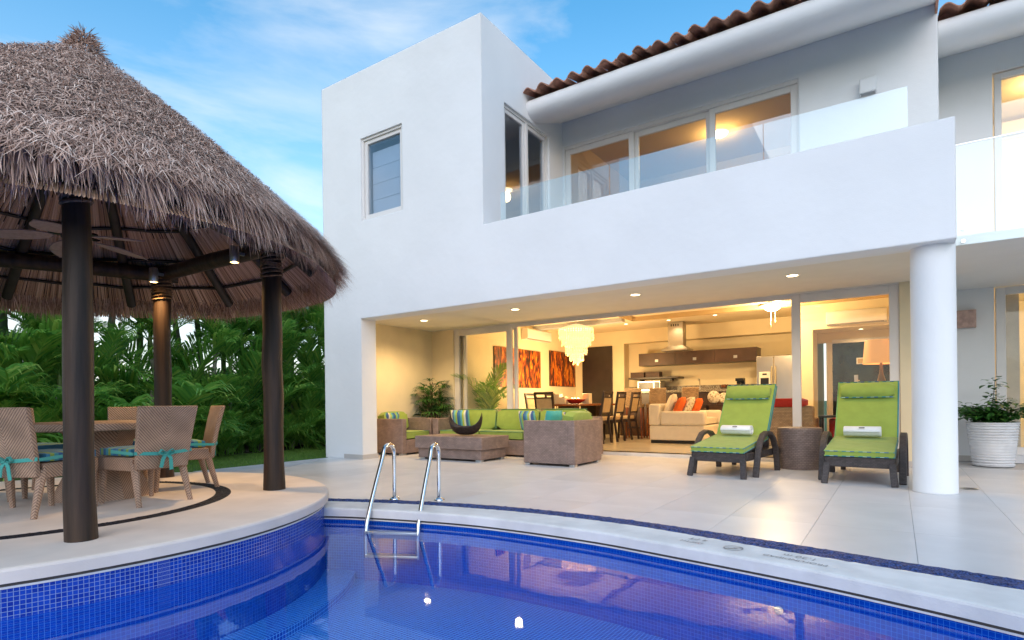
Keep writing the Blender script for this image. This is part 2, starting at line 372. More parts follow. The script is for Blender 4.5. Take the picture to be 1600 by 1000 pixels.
GL_UP = glass('upper_door_glass', (.93,.94,.92), .14)
GL_RAIL = glass('railing_glass', (.92,.97,.97), .15)
GL_WIN = glass('tower_window_glass', (.78,.83,.88), .10)
DKGL = M('night_glass', (.014,.022,.014), .08, var=.8, vs_=5, spec=.25)
LETTER = M('stencil_grey', (.26,.25,.25), .8, var=.3, vs_=40, col2=(.52,.50,.48), lo=.40, hi=.6)
MARKG = M('towel_label_grey', (.24,.24,.26), .8)
THATCH = attr_mat('palm_thatch', [(0,(.060,.034,.026)),(.3,(.30,.185,.145)),(.65,(.62,.41,.32)),(1,(.88,.68,.57))], .8, spec=.2)
THATCHB = M('thatch_core', (.045,.029,.024), .95, var=.3, vs_=30)
REED = attr_mat('reed_lining', [(0,(.26,.155,.10)),(.6,(.54,.35,.25)),(1,(.70,.50,.38))], .8, spec=.2)
LEAF = attr_mat('palm_leaf', [(0,(.036,.14,.040)),(.4,(.105,.32,.065)),(.75,(.23,.48,.085)),(1,(.42,.60,.13))], .42, transl=.55, spec=.45)
LEAF2 = attr_mat('shrub_leaf', [(0,(.018,.075,.018)),(.6,(.055,.18,.032)),(1,(.13,.28,.05))], .4, transl=.2, spec=.45)
GRASSM = attr_mat('grass_blade', [(0,(.05,.12,.02)),(.6,(.14,.27,.045)),(1,(.25,.36,.08))], .6, transl=.2, spec=.2)

def mosaic(name, ca, cb, mort, size=.03, msz=.0024, rough=.12, spec=.5):
    m, n, l, p = mat0(name); p.inputs['Roughness'].default_value = rough; p.inputs['Specular IOR Level'].default_value = spec
    t = n.new('ShaderNodeUVMap'); t.uv_map = 'UVMap'
    br = n.new('ShaderNodeTexBrick'); br.offset = 0
    br.inputs['Color1'].default_value = (*ca,1); br.inputs['Color2'].default_value = (*cb,1); br.inputs['Mortar'].default_value = (*mort,1)
    br.inputs['Scale'].default_value = 1; br.inputs['Brick Width'].default_value = size; br.inputs['Row Height'].default_value = size
    br.inputs['Mortar Size'].default_value = msz; br.inputs['Mortar Smooth'].default_value = .1
    l.new(t.outputs[0], br.inputs[0]); l.new(br.outputs[0], p.inputs['Base Color'])
    iv = n.new('ShaderNodeMath'); iv.operation = 'SUBTRACT'; iv.inputs[0].default_value = 1; l.new(br.outputs['Fac'], iv.inputs[1])
    b = n.new('ShaderNodeBump'); b.inputs['Strength'].default_value = .5; b.inputs['Distance'].default_value = .002; l.new(iv.outputs[0], b.inputs['Height']); l.new(b.outputs[0], p.inputs['Normal'])
    return m
MOSB = mosaic('cobalt_mosaic_band', (.004,.025,.30), (.010,.060,.46), (.24,.34,.56), .026, .0014, .2, .3)
MOSP = mosaic('cobalt_mosaic_basin', (.001,.062,.43), (.002,.095,.54), (.13,.45,.92), .030, .0022, .3, .05)
MOSW = mosaic('cobalt_mosaic_wall', (.001,.040,.34), (.002,.060,.44), (.025,.15,.56), .026, .0016, .3, .05)
PEB = M('blue_black_pebbles', (.05,.10,.30), .6, var=.5, vs_=90, bump=.6, bs=110, bdist=.008, col2=(.006,.014,.055), spec=.2, lo=.4, hi=.62)
PEBK = M('black_pebbles', (.03,.03,.042), .6, var=.5, vs_=95, bump=.6, bs=110, bdist=.008, col2=(.005,.005,.008), spec=.2, lo=.4, hi=.65)

# water: clear surface, Fresnel reflection, small ripples
WATER = bpy.data.materials.new('pool_water'); WATER.use_nodes = True
n, l = WATER.node_tree.nodes, WATER.node_tree.links; n.clear()
o_ = n.new('ShaderNodeOutputMaterial'); tr = n.new('ShaderNodeBsdfTransparent'); tr.inputs[0].default_value = (.92,.98,1,1)
gl = n.new('ShaderNodeBsdfGlossy'); gl.inputs['Roughness'].default_value = .025; gl.inputs[0].default_value = (.86,.93,1,1)
fr = n.new('ShaderNodeFresnel'); fr.inputs[0].default_value = 1.27
ge = n.new('ShaderNodeNewGeometry'); bf = n.new('ShaderNodeMath'); bf.operation = 'SUBTRACT'; bf.inputs[0].default_value = 1; l.new(ge.outputs['Backfacing'], bf.inputs[1])
mu = n.new('ShaderNodeMath'); mu.operation = 'MULTIPLY'; l.new(fr.outputs[0], mu.inputs[0]); l.new(bf.outputs[0], mu.inputs[1])
mx = n.new('ShaderNodeMixShader'); l.new(mu.outputs[0], mx.inputs[0]); l.new(tr.outputs[0], mx.inputs[1]); l.new(gl.outputs[0], mx.inputs[2]); l.new(mx.outputs[0], o_.inputs[0])
t = n.new('ShaderNodeTexCoord'); nz1 = n.new('ShaderNodeTexNoise'); nz1.inputs['Scale'].default_value = 4.5; nz1.inputs['Detail'].default_value = 2
b = n.new('ShaderNodeBump'); b.inputs['Strength'].default_value = .03; b.inputs['Distance'].default_value = .03
l.new(t.outputs['Object'], nz1.inputs[0]); l.new(nz1.outputs[0], b.inputs['Height']); l.new(b.outputs[0], gl.inputs['Normal']); l.new(b.outputs[0], fr.inputs['Normal'])

# ------------------------------------------------------------------ ground, pool, terrace
def interp(pts):
    def f(x):
        if x <= pts[0][0]: i = 0
        elif x >= pts[-1][0]: i = len(pts)-2
        else: i = max(k for k in range(len(pts)-1) if pts[k][0] <= x)
        p0 = pts[max(i-1,0)]; p1 = pts[i]; p2 = pts[i+1]; p3 = pts[min(i+2,len(pts)-1)]
        t_ = (x-p1[0])/(p2[0]-p1[0])
        if t_ < 0 or t_ > 1: return p1[1]+(p2[1]-p1[1])*t_
        m1 = (p2[1]-p0[1])/(p2[0]-p0[0])*(p2[0]-p1[0]) if p2[0] != p0[0] else 0
        m2 = (p3[1]-p1[1])/(p3[0]-p1[0])*(p2[0]-p1[0])
        return (2*t_**3-3*t_**2+1)*p1[1]+(t_**3-2*t_**2+t_)*m1+(-2*t_**3+3*t_**2)*p2[1]+(t_**3-t_**2)*m2
    return f
strip_out = interp([(-5.4,3.92),(-5.1,4.05),(-4.2,4.38),(-3.3,4.58),(-2.3,4.63),(-1.5,4.55),(-.55,4.38),(.1,4.24),(.6,4.15),(1.6,3.92),(3.2,3.4),(5,2.6)])
strip_in = interp([(-5.4,3.78),(-4.95,3.94),(-4.1,4.22),(-3.1,4.41),(-2.2,4.44),(-1.5,4.36),(-.57,4.15),(.1,4.03),(.55,3.94),(1.6,3.70),(3.2,3.15),(5,2.35)])
cope = interp([(-5.2,3.40),(-4.62,3.70),(-4.29,3.82),(-3.5,4.02),(-2.9,4.09),(-2.0,4.07),(-1.37,3.975),(-.47,3.80),(.1,3.64),(.5,3.50),(1.2,3.24),(2.4,2.75),(5,1.5)])
PC, PR = (-6.45, 1.85), 2.55
def xs(a, b, st=.1):
    k = int(round((b-a)/st)); return [a+(b-a)*i/k for i in range(k+1)]

g = MB()
for (x0,x1,y0,y1) in ((-900,-6.3,-900,900),(-6.3,900,4.75,900),(-6.3,900,-900,-5),(5.2,900,-5,4.75)): g.add([(x0,y0,-.05),(x1,y0,-.05),(x1,y1,-.05),(x0,y1,-.05)], [(0,1,2,3)])
tag(g.build('lawn_ground', LAWNM), 'mown green lawn ground reaching the garden edge', 'lawn', kind='structure')
g = MB(); g.add([(-15,-4,-.035),(-11.9,-4,-.035),(-11.9,5.6,-.035),(-12.0,8.2,-.035),(-12.6,10.2,-.035),(-12.6,16,-.035),(-15,16,-.035)], [tuple(range(7))])
tag(g.build('planting_bed', SOIL), 'dark bare soil bed under the palm hedge', 'soil', kind='structure')

# pool basin
zf = -.70
def wallstrip(fn, z0, z1, off=0.0, a=-5.2, b_=5):
    m = MB(); X = xs(a, b_, .08)
    m.ribbon([(x, fn(x)+off, z0) for x in X], [(x, fn(x)+off, z1) for x in X]); return m, X
def arc_uv(o, key):
    me = o.data; ul = me.uv_layers['UVMap']
    for lp in me.loops: ul.data[lp.index].uv = key(me.vertices[lp.vertex_index].co)
m, X = wallstrip(cope, zf, -.10, .04)
pool = m.build('pool_basin', MOSW, smooth=True, recalc=False)
tag(pool, 'deep blue mosaic tiled swimming pool basin with curved edge', 'pool', kind='structure')
al = {}; s_ = 0
for i, x in enumerate(X):
    if i: s_ += math.hypot(x-X[i-1], cope(x)-cope(X[i-1]))
    al[round(x,4)] = s_
def k_(co):
    return (al[min(al, key=lambda q: abs(q-co.x))], co.z)
arc_uv(pool, k_)
mf = MB(); mf.add([(-8,-5,zf),(5.2,-5,zf),(5.2,4.6,zf),(-8,4.6,zf)], [(0,1,2,3)])
mf.build('pool_floor', MOSP, pool)
mw = MB(); mw.box(-8,5.2,-5.1,-5,zf,-.05); mw.box(5.2,5.3,-5,3,zf,-.05); mw.build('pool_wall', MOSP, pool)
wt = MB(); wt.add([(-8,-5,-.14),(5.2,-5,-.14),(5.2,4.6,-.14),(-8,4.6,-.14)], [(0,1,2,3)])
tag(wt.build('pool_water', WATER), 'still clear blue pool water mirroring the lit house', 'water', kind='structure')
# coping, pebble strip, shadow gap
X = xs(-5.2, 5, .06)
m = MB(); m.ribbon([(x, strip_in(x), 0) for x in X], [(x, cope(x)+.018, 0) for x in X]); m.ribbon([(x, cope(x)+.018, 0) for x in X], [(x, cope(x)+.004, -.006) for x in X])
m.ribbon([(x, cope(x)+.004, -.006) for x in X], [(x, cope(x), -.018) for x in X]); m.ribbon([(x, cope(x), -.018) for x in X], [(x, cope(x)+.004, -.085) for x in X]); m.ribbon([(x, cope(x)+.004, -.085) for x in X], [(x, cope(x)+.12, -.085) for x in X])
cop = m.build('pool_coping', COPING, smooth=True); tag(cop, 'pale cement pool coping with worn stencilled depth marks', 'coping', kind='structure')
m = MB(); m.ribbon([(x, cope(x)+.03, -.085) for x in X], [(x, cope(x)+.03, -.108) for x in X]); m.build('shadow_gap', GAP, cop)
m = MB(); m.ribbon([(x, cope(x)+.026, -.106) for x in X], [(x, cope(x)+.026, -.118) for x in X]); m.build('grout_line', COPING, cop)
m = MB(); rr = random.Random(3); X2 = xs(-5.5, 5, .03)
rows = 8; grid = []
for x in X2:
    a_, b_ = strip_in(x), strip_out(x)
    grid.append([(x+rr.uniform(-.006,.006), a_+(b_-a_)*j/rows+rr.uniform(-.006,.006), (.001 if j in (0,rows) else rr.uniform(-.002,.011))) for j in range(rows+1)])
for i in range(len(grid)-1):
    for j in range(rows):
        k = len(m.v); m.v += [grid[i][j], grid[i+1][j], grid[i+1][j+1], grid[i][j+1]]; m.c += [.5]*4; m.f.append((k,k+1,k+2,k+3))
tag(m.build('pebble_strip', PEB), 'curved strip of dark blue pebbles bordering the pool coping', 'pebbles', kind='structure')
# lettering on the coping
def text_mesh(s, size, mat):
    cu = bpy.data.curves.new('letters', 'FONT'); cu.body = s; cu.size = size; cu.align_x = 'CENTER'; cu.align_y = 'CENTER'; cu.offset = .0006
    o = bpy.data.objects.new('letters', cu); C.objects.link(o); bpy.context.view_layer.update()
    me = bpy.data.meshes.new_from_object(o); bpy.data.objects.remove(o); bpy.data.curves.remove(cu)
    me.materials.clear(); me.materials.append(mat); return me
def on_cope(x, frac):
    a_, b_ = cope(x), strip_in(x); y = a_+(b_-a_)*frac; sl = (cope(x+.05)-cope(x-.05))/.1
    return (x, y, .004), math.atan(sl)+PI
for s, x, fr_, sz in (('1.20 m', -.52, .70, .075), ('PROFUNDIDAD', -.54, .42, .055), ('4 FT', -1.20, .70, .075), ('DEPTH', -1.22, .42, .055)):
    p_, a_ = on_cope(x, fr_); ob('depth_marking', text_mesh(s, sz, LETTER), cop, loc=p_, rot=(0,0,a_))
p_, a_ = on_cope(-.93, .5); m = MB()
ring = [(math.cos(i*PI/12), math.sin(i*PI/12)) for i in range(24)]
m.ribbon([(.065*c, .065*s, 0) for c, s in ring], [(.055*c, .055*s, 0) for c, s in ring], True)
m.add([(-.05,-.04,0),(-.04,-.05,0),(.05,.04,0),(.04,.05,0)], [(0,1,2,3)]); m.add([(-.03,.0,0.001),(.03,.02,.001),(.03,.03,.001),(-.03,.012,.001)], [(0,1,2,3)])
mk = m.build('no_diving_symbol', LETTER, cop); mk.location = p_; mk.rotation_euler = (0,0,a_)
# pool wall fitting
m = MB(); m.lathe([(.0,.004),(.013,.006),(.024,.004),(.027,.0)], 16); f = m.build('return_fitting', ALU, pool); f.location = (-.62, cope(-.62)+.03, -.30); f.rotation_euler = (R(90),0,0)

# terrace with single tiles
terr = MB().add([(-9.25,4.7,-.006),(5,4.7,-.006),(5,12,-.006),(-9.25,12,-.006)], [(0,1,2,3)])
X = xs(-5.5, 5, .1); terr.ribbon([(x, strip_out(x)-.03, -.006) for x in X], [(x, 4.7, -.006) for x in X])
terr.add([(-8.0,4.0,-.006),(-5.5,3.8,-.006),(-5.5,4.7,-.006),(-8.4,4.7,-.006)], [(0,1,2,3)])
terrace = terr.build('terrace', GROUT); tag(terrace, 'pale porcelain tiled terrace between the pool and house', 'terrace', kind='structure')
def clip_hp(poly, px, py, nx, ny):
    out = []
    for i in range(len(poly)):
        a_, b_ = poly[i], poly[(i+1) % len(poly)]
        da = (a_[0]-px)*nx+(a_[1]-py)*ny; db = (b_[0]-px)*nx+(b_[1]-py)*ny
        if da >= 0: out.append(a_)
        if (da >= 0) != (db >= 0):
            t_ = da/(da-db); out.append((a_[0]+(b_[0]-a_[0])*t_, a_[1]+(b_[1]-a_[1])*t_))
    return out
full = None
for i in range(-14, 7):
    x0 = -.56+.66*i+.0015; x1 = x0+.66-.003
    for j in range(5):
        y0 = 3.9+1.32*j+.0015; y1 = y0+1.317
        y1 = min(y1, 11.58)
        lo = lambda x: strip_out(x) if x > -5.3 else 4.0
        SX = [x0+(x1-x0)*k/6 for k in range(7)]
        cut = any(lo(x) > y0 for x in SX) or x0 < -7.3
        if not cut and y1-y0 > 1.31:
            if full is None: full = MB().box(0,.657,0,1.317,-.012,0).mesh('tile', TILE)
            ob('tile', full, terrace, loc=(x0,y0,0)); continue
        poly = [(x, max(y0, lo(x))) for x in SX] + [(x1,y1),(x0,y1)]
        if all(lo(x) >= y1 for x in SX): continue
        poly = clip_hp(poly, -9.2, 7.25, .86, .51)
        if len(poly) < 3: continue
        MB().prism(poly, -.012, 0).build('tile', TILE, terrace)
# uplights let into the floor
for i, (x, y) in enumerate(((.35,7.55),(.66,8.05))):
    t_ = thing('floor_uplight', ('round steel uplight in floor directly in front of white column', 'round steel uplight in floor right of the white column')[i], 'uplight', (x,y,.001), group='floor uplights')
    MB().lathe([(.075,0),(.085,.004),(.065,.008),(.06,.004)], 24).build('ring', ALU, t_, smooth=True)
    MB().lathe([(.0,.0045),(.06,.005)], 24, cap=False).build('lens', BLACKM, t_)

# ------------------------------------------------------------------ round platform under the palapa
def disc(r, z, n=96): return [(PC[0]+r*math.cos(2*PI*i/n), PC[1]+r*math.sin(2*PI*i/n), z) for i in range(n)]
m = MB(); zt = .14
m.add(disc(1.48, zt), [tuple(range(96))]); m.ribbon(disc(1.62,zt), disc(PR-.02,zt), True); m.ribbon(disc(PR-.02,zt), disc(PR-.005,zt-.006), True); m.ribbon(disc(PR-.005,zt-.006), disc(PR,zt-.02), True)
m.ribbon(disc(PR,zt-.02), disc(PR-.003,.055), True); m.ribbon(disc(PR-.003,.055), disc(PR-.06,.055), True)
plat = m.build('round_platform', PLASTER, smooth=True); tag(plat, 'raised round cream cement platform jutting into the pool', 'platform', kind='structure')
m = MB(); rr = random.Random(5); n_ = 520; rw = 6
gr = [[((PC[0]+r_*math.cos(a_)), PC[1]+r_*math.sin(a_), zt+(0.0005 if k in (0,rw) else rr.uniform(-.004,.008))) for k in range(rw+1) for r_ in [1.48+.14*k/rw+(rr.uniform(-.006,.006) if 0<k<rw else 0)] for a_ in [2*PI*(i+rr.uniform(-.2,.2))/n_]] for i in range(n_)]
for i in range(n_):
    for k in range(rw):
        q = len(m.v); m.v += [gr[i][k], gr[i][k+1], gr[(i+1)%n_][k+1], gr[(i+1)%n_][k]]; m.c += [.5]*4; m.f.append((q,q+1,q+2,q+3))
m.build('pebble_ring', PEBK, plat)
RW = PR-.035
MB().ribbon(disc(RW+.01,.056), disc(RW+.01,.034), True).build('shadow_gap', GAP, plat)
MB().ribbon(disc(RW+.006,.034), disc(RW+.006,.020), True).build('grout_line', COPING, plat)
o = MB().ribbon(disc(RW,.024,240), disc(RW,-.15,240), True).build('waterline_tile_band', MOSB, plat, smooth=True)
def cyl_uv(co):
    return ((math.atan2(co.y-PC[1], co.x-PC[0]) % (2*PI))*RW, co.z-.024)
arc_uv(o, cyl_uv)
o = MB().ribbon(disc(RW+.001,-.15,240), disc(RW+.002,zf,240), True).build('underwater_wall', MOSW, plat, smooth=True); arc_uv(o, cyl_uv)
o = MB(); o.ribbon(disc(RW+.30,-.62), disc(RW+.30,zf), True); o.ribbon(disc(RW,-.62), disc(RW+.30,-.62), True); o = o.build('underwater_step', MOSP, plat)

# ------------------------------------------------------------------ house
villa = thing('white_villa', 'white two storey stucco villa with terracotta tiled eaves and balcony', 'villa', (-4,9,0))
VO = Vector((-4,9,0))
def vp(mb, name, mat, **k):
    o = mb.build(name, mat, villa, **k); o.location = -VO; return o
def vb(name, mat, *a, **k):
    mb = MB().box(*a); return vp(mb, name, mat, **k)
def grid_wall(mb, y0, y1, rects, ops=(), noback=None, noleft=None):
    X_ = sorted({q for r_ in list(rects)+list(ops) for q in r_[:2]}); Z_ = sorted({q for r_ in list(rects)+list(ops) for q in r_[2:]})
    ins = lambda x, z, L_: any(r_[0] < x < r_[1] and r_[2] < z < r_[3] for r_ in L_)
    sol = lambda i, j: 0 <= i < len(X_)-1 and 0 <= j < len(Z_)-1 and ins((X_[i]+X_[i+1])/2, (Z_[j]+Z_[j+1])/2, rects) and not ins((X_[i]+X_[i+1])/2, (Z_[j]+Z_[j+1])/2, ops)
    for i in range(len(X_)-1):
        for j in range(len(Z_)-1):
            if not sol(i, j): continue
            a_, b_, c_, d_ = X_[i], X_[i+1], Z_[j], Z_[j+1]
            P_ = [(a_,y0,c_),(b_,y0,c_),(b_,y1,c_),(a_,y1,c_),(a_,y0,d_),(b_,y0,d_),(b_,y1,d_),(a_,y1,d_)]
            fs_ = [(0,1,5,4)] if noback and noback((a_+b_)/2,(c_+d_)/2) else [(0,1,5,4),(2,3,7,6)]
            if not sol(i, j-1): fs_.append((0,3,2,1))
            if not sol(i, j+1): fs_.append((4,5,6,7))
            if not sol(i-1, j) and not (noleft and a_ <= noleft): fs_.append((3,0,4,7))
            if not sol(i+1, j): fs_.append((1,2,6,5))
            mb.add(P_, fs_)
    return mb
def wall_y(mb, y0, y1, a0, a1, z0, z1, ops=()):
    return grid_wall(mb, y0, y1, [(a0,a1,z0,z1)], [o for o in ops])
def wall_x(mb, x0, x1, a0, a1, z0, z1, ops=()):
    k0 = len(mb.v); t_ = MB(); wall_y(t_, x0, x1, a0, a1, z0, z1, ops)
    return mb.add([(y,x,z) for x,y,z in t_.v], [f[::-1] for f in t_.f])
YF, XT0, XT1, ZS, ZP, ZT = 7.3, -9.3, -5.4, 2.615, 3.845, 7.2
YD, YW, YR = 10.2, 9.95, 11.6
m = MB()
grid_wall(m, YF, YF+.36, [(XT0,XT1,ZS,ZT),(XT1,.52,ZS,ZP),(XT0,-8.25,0,ZS),(XT1-.22,XT1,2.95,ZT)], [(-8.2,-7.15,4.42,5.94)], noback=lambda x, z: XT1-.22 < x < XT1 and z > 2.95)
t2_ = grid_wall(MB(), XT1-.22, XT1, [(YF+.36,YD+.2,2.95,ZT),(YD+.2,13.5,3.2,ZT)], [(7.93,9.43,2.98,6.05)], noleft=YF+.361)
m.add([(y,x,z) for x,y,z in t2_.v], [f[::-1] for f in t2_.f])
vp(m, 'front_wall', WHITE, recalc=False)
m = MB()
wall_x(m, XT0, XT0+.2, YF+.36, 16.5, 0, ZS); wall_x(m, XT0, XT0+.2, YF+.36, 13.5, ZS, ZT); wall_y(m, 13.5, 13.7, XT0, XT1, 3.2, ZT)
vp(m, 'side_wall', WHITE)
vb('tower_roof', WHITE, XT0+.2, XT1-.22, YF+.36, 13.5, 6.9, 7.0)
m = MB(); wall_y(m, YW, YW+.2, XT1, .53, 2.95, 6.75, [(-5.38,-1.22,2.98,6.03)])
wall_x(m, .33, .53, YW+.2, YR, 2.95, 6.75); vp(m, 'upper_wall', WHITE)
m = MB(); wall_y(m, YR, YR+.2, .53, 5, 0, 6.9, [(1.28,3.2,.1,2.74),(1.29,3.2,3.0,6.06)]); vp(m, 'end_wall', WHITE)
m = MB(); wall_y(m, YD, YD+.2, XT0+.2, .53, 0, 2.95, [(-8.44,.05,.06,2.72)])
m2 = m; vp(m2, 'door_wall', ALCW)
m = MB(); m.box(XT0+.2, XT0+.21, YF+.36, YD, .001, 2.72); m.box(XT0+.21, -8.25, YF+.361, YF+.366, .001, ZS); vp(m, 'alcove_lining', ALCW)
wall_x(MB(), .33, .53, YD+.2, YR, 0, 2.95)
m = MB(); wall_x(m, .33, .53, YD+.2, YR, 0, 3.05); vp(m, 'return_wall', WHITE)
m = MB(); m.box(XT0+.2, .53, YF+.361, YD, 2.72, 2.95); vp(m, 'balcony_slab', CEILW)
m = MB(); m.box(-8.25-.03, -8.235, YF-.012, YF+.375, 0, .085); m.box(-8.75, -8.25, YF-.013, YF-.001, 0, .086); vp(m, 'skirting', SKIRT)
m = MB(); m.box(.53, 5, YR-.012, YR-.001, 0, .09); m.box(.08, .53, YD-.012, YD-.001, 0, .09); vp(m, 'skirting', SKIRT)
# column
m = MB(); m.lathe([(.205,0),(.2,.02),(.2,2.72)], 48, (.335,7.62)); vp(m, 'column', WHITE, smooth=True)
# right hand balcony
m = MB(); m.box(.54, 5, 8.2, YR, 2.725, 2.83); vp(m, 'balcony_slab', WHITE)
# interior shell
XL, YK, ZI, ZC = -8.2, 15.8, .06, 3.1
vb('threshold', M('threshold_marble', (.74,.70,.66), .35), -8.44, .05, YD-.03, YD+.2, 0, ZI)
vb('interior_floor', INTFL, XL-.1, .4, YD+.2, 16.6, -.05, ZI)
vb('interior_ceiling', INTC, XL-.1, .4, YD+.2, 16.6, ZC, ZC+.1)
m = MB(); m.box(XL-.2, XL, YD+.2, 16.6, 0, ZC); wall_y(m, YK, YK+.1, XL, -6.62, 0, ZC); wall_y(m, 16.15, 16.3, -6.62, -1.5, 0, ZC)
m.box(-6.72, -6.62, YK+.1, 16.15, 0, ZC); m.box(-6.62, -1.5, YK, 16.15, 2.72, ZC)
wall_y(m, 14.0, 14.15, -1.8, .3, 0, ZC, [(-1.5,.22,ZI,2.53)]); m.box(-1.8, -1.7, 14.15, 16.15, 0, ZC); m.box(.2, .33, YD+.2, 16.3, 0, ZC)
m.box(-1.6, -1.5, 14.15, 14.9, 0, 2.53); m.box(-1.5, .2, 14.9, 15.0, 2.30, 2.53); m.box(-1.5, .2, 14.15, 15.0, 2.53, 2.6)
vp(m, 'interior_wall', INTW)
m = MB(); m.box(XL-.2, .33, YD+.2, YD+.205, 2.72, ZC); vp(m, 'interior_lintel', INTW)
o = vb('garden_door', DKGL, -1.20, .19, 14.92, 14.96, ZI, 2.30)
f = MB(); f.box(-1.32,-1.20,14.86,14.97,ZI,2.30); f.box(-1.2,.19,14.86,14.97,2.28,2.36); fo = vp(f, 'garden_door_frame', FRAME)
# upper rooms
UPW = M('upper_room_paint', (.58,.42,.22), .9, var=.02, spec=.1)
m = MB(); m.box(XT1+.0, .33, 13.4, 13.5, 3.0, 6.5); m.box(XT1+.001, .33, YW+.2, 13.4, 6.4, 6.5); m.box(XT1, .33, YD+.2, 13.4, 3.2, 3.25); m.box(XT1+.001, XT1+.02, YW+.2, 13.4, 3.0, 6.4); m.box(.31,.33,YW+.2,13.4,3.0,6.4)
vp(m, 'upper_room_lining', UPW)
m = MB(); m.box(.53, 5, 14.6, 14.7, 0, 6.5); m.box(.535, 5, YR+.2, 14.6, 6.35, 6.45); m.box(.53, 5, YR+.2, 14.6, 2.85, 2.98); m.box(.53, 5, YR+.2, 14.6, -.02, .08); m.box(.5,.53,YR+.2,14.6,.08,6.4)
vp(m, 'upper_room_lining', INTW)
m = MB(); m.box(XT0+.2, XT1-.22, YF+.36, 13.5, 3.2, 3.25); m.box(XT0+.201, XT1-.221, 13.3, 13.49, 3.0, 6.9); vp(m, 'upper_room_lining', M('tower_room_paint', (.50,.52,.55), .9))
# roof with rounded cornice and barrel tiles
def roof_part(x0, x1, ye, yw, zt_, name='roof'):
    d = ye
    prof = [(yw+.0,zt_+.10),(d+.42,zt_-.27),(d+.27,zt_-.30),(d+.16,zt_-.285),(d+.075,zt_-.235),(d+.03,zt_-.165),(d+.025,zt_-.09),(d+.05,zt_-.035),(d+.10,zt_),(yw+2.2,zt_+.95),(yw+2.2,zt_+.8),(yw+.2,zt_+.35)]
    o = vp(MB().extr(prof, 'x', x0, x1), name, WHITE, smooth=True)
    return o
tile_me = None
def tile_mesh():
    prof = []
    P = .29
    for i in range(13):
        t_ = i/12; x = t_*P
        z = .055*math.sin(PI*(t_/.60)) if t_ < .60 else -.034*math.sin(PI*((t_-.60)/.40))
        prof.append((x, z))
    th = .017
    mb = MB(); n_ = len(prof)
    for (y, dz) in ((0,0),(.46,.0)):
        mb.add([(x, y, z+th+dz) for x,z in prof] + [(x, y, z+dz) for x,z in prof], [])
    fs_ = []
    for i in range(n_-1):
        fs_.append((i,i+1,2*n_+i+1,2*n_+i)); fs_.append((n_+i,2*n_+n_+i,2*n_+n_+i+1,n_+i+1)); fs_.append((i,n_+i,n_+i+1,i+1)); fs_.append((2*n_+i,2*n_+i+1,3*n_+i+1,3*n_+i))
    fs_.append((0,2*n_,3*n_,n_)); fs_.append((n_-1,2*n_-1,4*n_-1,3*n_-1))
    mb.f += fs_
    return mb.mesh('roof_tile', TERRA, smooth=True)
tile_me = tile_mesh()
def lay_tiles(roof, x0, x1, ye, zt_, rows=4):
    sl = math.atan2(.95, 3.5); rr = random.Random(11)
    k = int((x1-x0)/.29+.5)
    for r_ in range(rows):
        for i in range(k):
            o = ob('roof_tile', tile_me, roof, loc=(x0+i*.29+rr.uniform(-.012,.012), ye-.09+.40*r_*math.cos(sl)+rr.uniform(-.02,.02), zt_+.045+.40*r_*math.sin(sl)+rr.uniform(-.004,.006)), rot=(sl-.03+rr.uniform(-.015,.015), rr.uniform(-.03,.03), rr.uniform(-.03,.03)))
roof = roof_part(XT1, .53, 8.60, YW, 6.40); lay_tiles(roof, XT1+.01, .53, 8.60, 6.40)
roof2 = roof_part(.54, 5, 10.15, YR, 6.40); lay_tiles(roof2, .56, 4.9, 10.15, 6.40)
m = MB(); m.extr([(8.7,6.36),(YW+2,6.36),(YW+2,7.2),(8.75,6.38)], 'x', .50, .528); vp(m, 'roof_verge', TERRA)

# frames and glass
def frame_y(name, x0, x1, z0, z1, y, w=.09, d=.09, glassm=GL_DOOR, pane='pane', th=.012, sill=None):
    f = MB(); f.box(x0,x0+w,y,y+d,z0,z1); f.box(x1-w,x1,y,y+d,z0,z1); f.box(x0+w,x1-w,y,y+d,z1-w,z1); f.box(x0+w,x1-w,y,y+d,z0,z0+w)
    fo = vp(f, name, FRAME, bevel=.006, seg=1)
    g_ = MB().box(x0+w,x1-w,y+d/2-th/2,y+d/2+th/2,z0+w,z1-w).build(pane, glassm, fo)
    return fo
def frame_x(name, y0, y1, z0, z1, x, w=.08, d=.09, glassm=GL_DOOR):
    f = MB(); f.box(x-d,x,y0,y0+w,z0,z1); f.box(x-d,x,y1-w,y1,z0,z1); f.box(x-d,x,y0+w,y1-w,z1-w,z1); f.box(x-d,x,y0+w,y1-w,z0,z0+w)
    fo = vp(f, name, FRAME, bevel=.006, seg=1)
    MB().box(x-d/2-.006,x-d/2+.006,y0+w,y1-w,z0+w,z1-w).build('pane', glassm, fo); return fo
# tower window
frame_y('window', -8.16, -7.19, 4.46, 5.90, YF+.06, .07, .08, GL_WIN)
m = MB(); m.box(-8.2,-8.16,YF+.03,YF+.15,4.42,5.94); m.box(-7.19,-7.15,YF+.03,YF+.15,4.42,5.94); m.box(-8.16,-7.19,YF+.03,YF+.15,5.90,5.94); m.box(-8.16,-7.19,YF+.03,YF+.15,4.42,4.46); vp(m, 'window_frame', FRAME)
PANE_REFL = M('reflected_building_tone', (.78,.80,.84), .8, var=.02)  # pale panels added behind the pane in place of a reflected neighbouring building
for k in range(4): vb('reflection_panel', PANE_REFL, -8.09, -7.26, YF+.19, YF+.205, 4.53+.30*k, 4.822+.30*k)
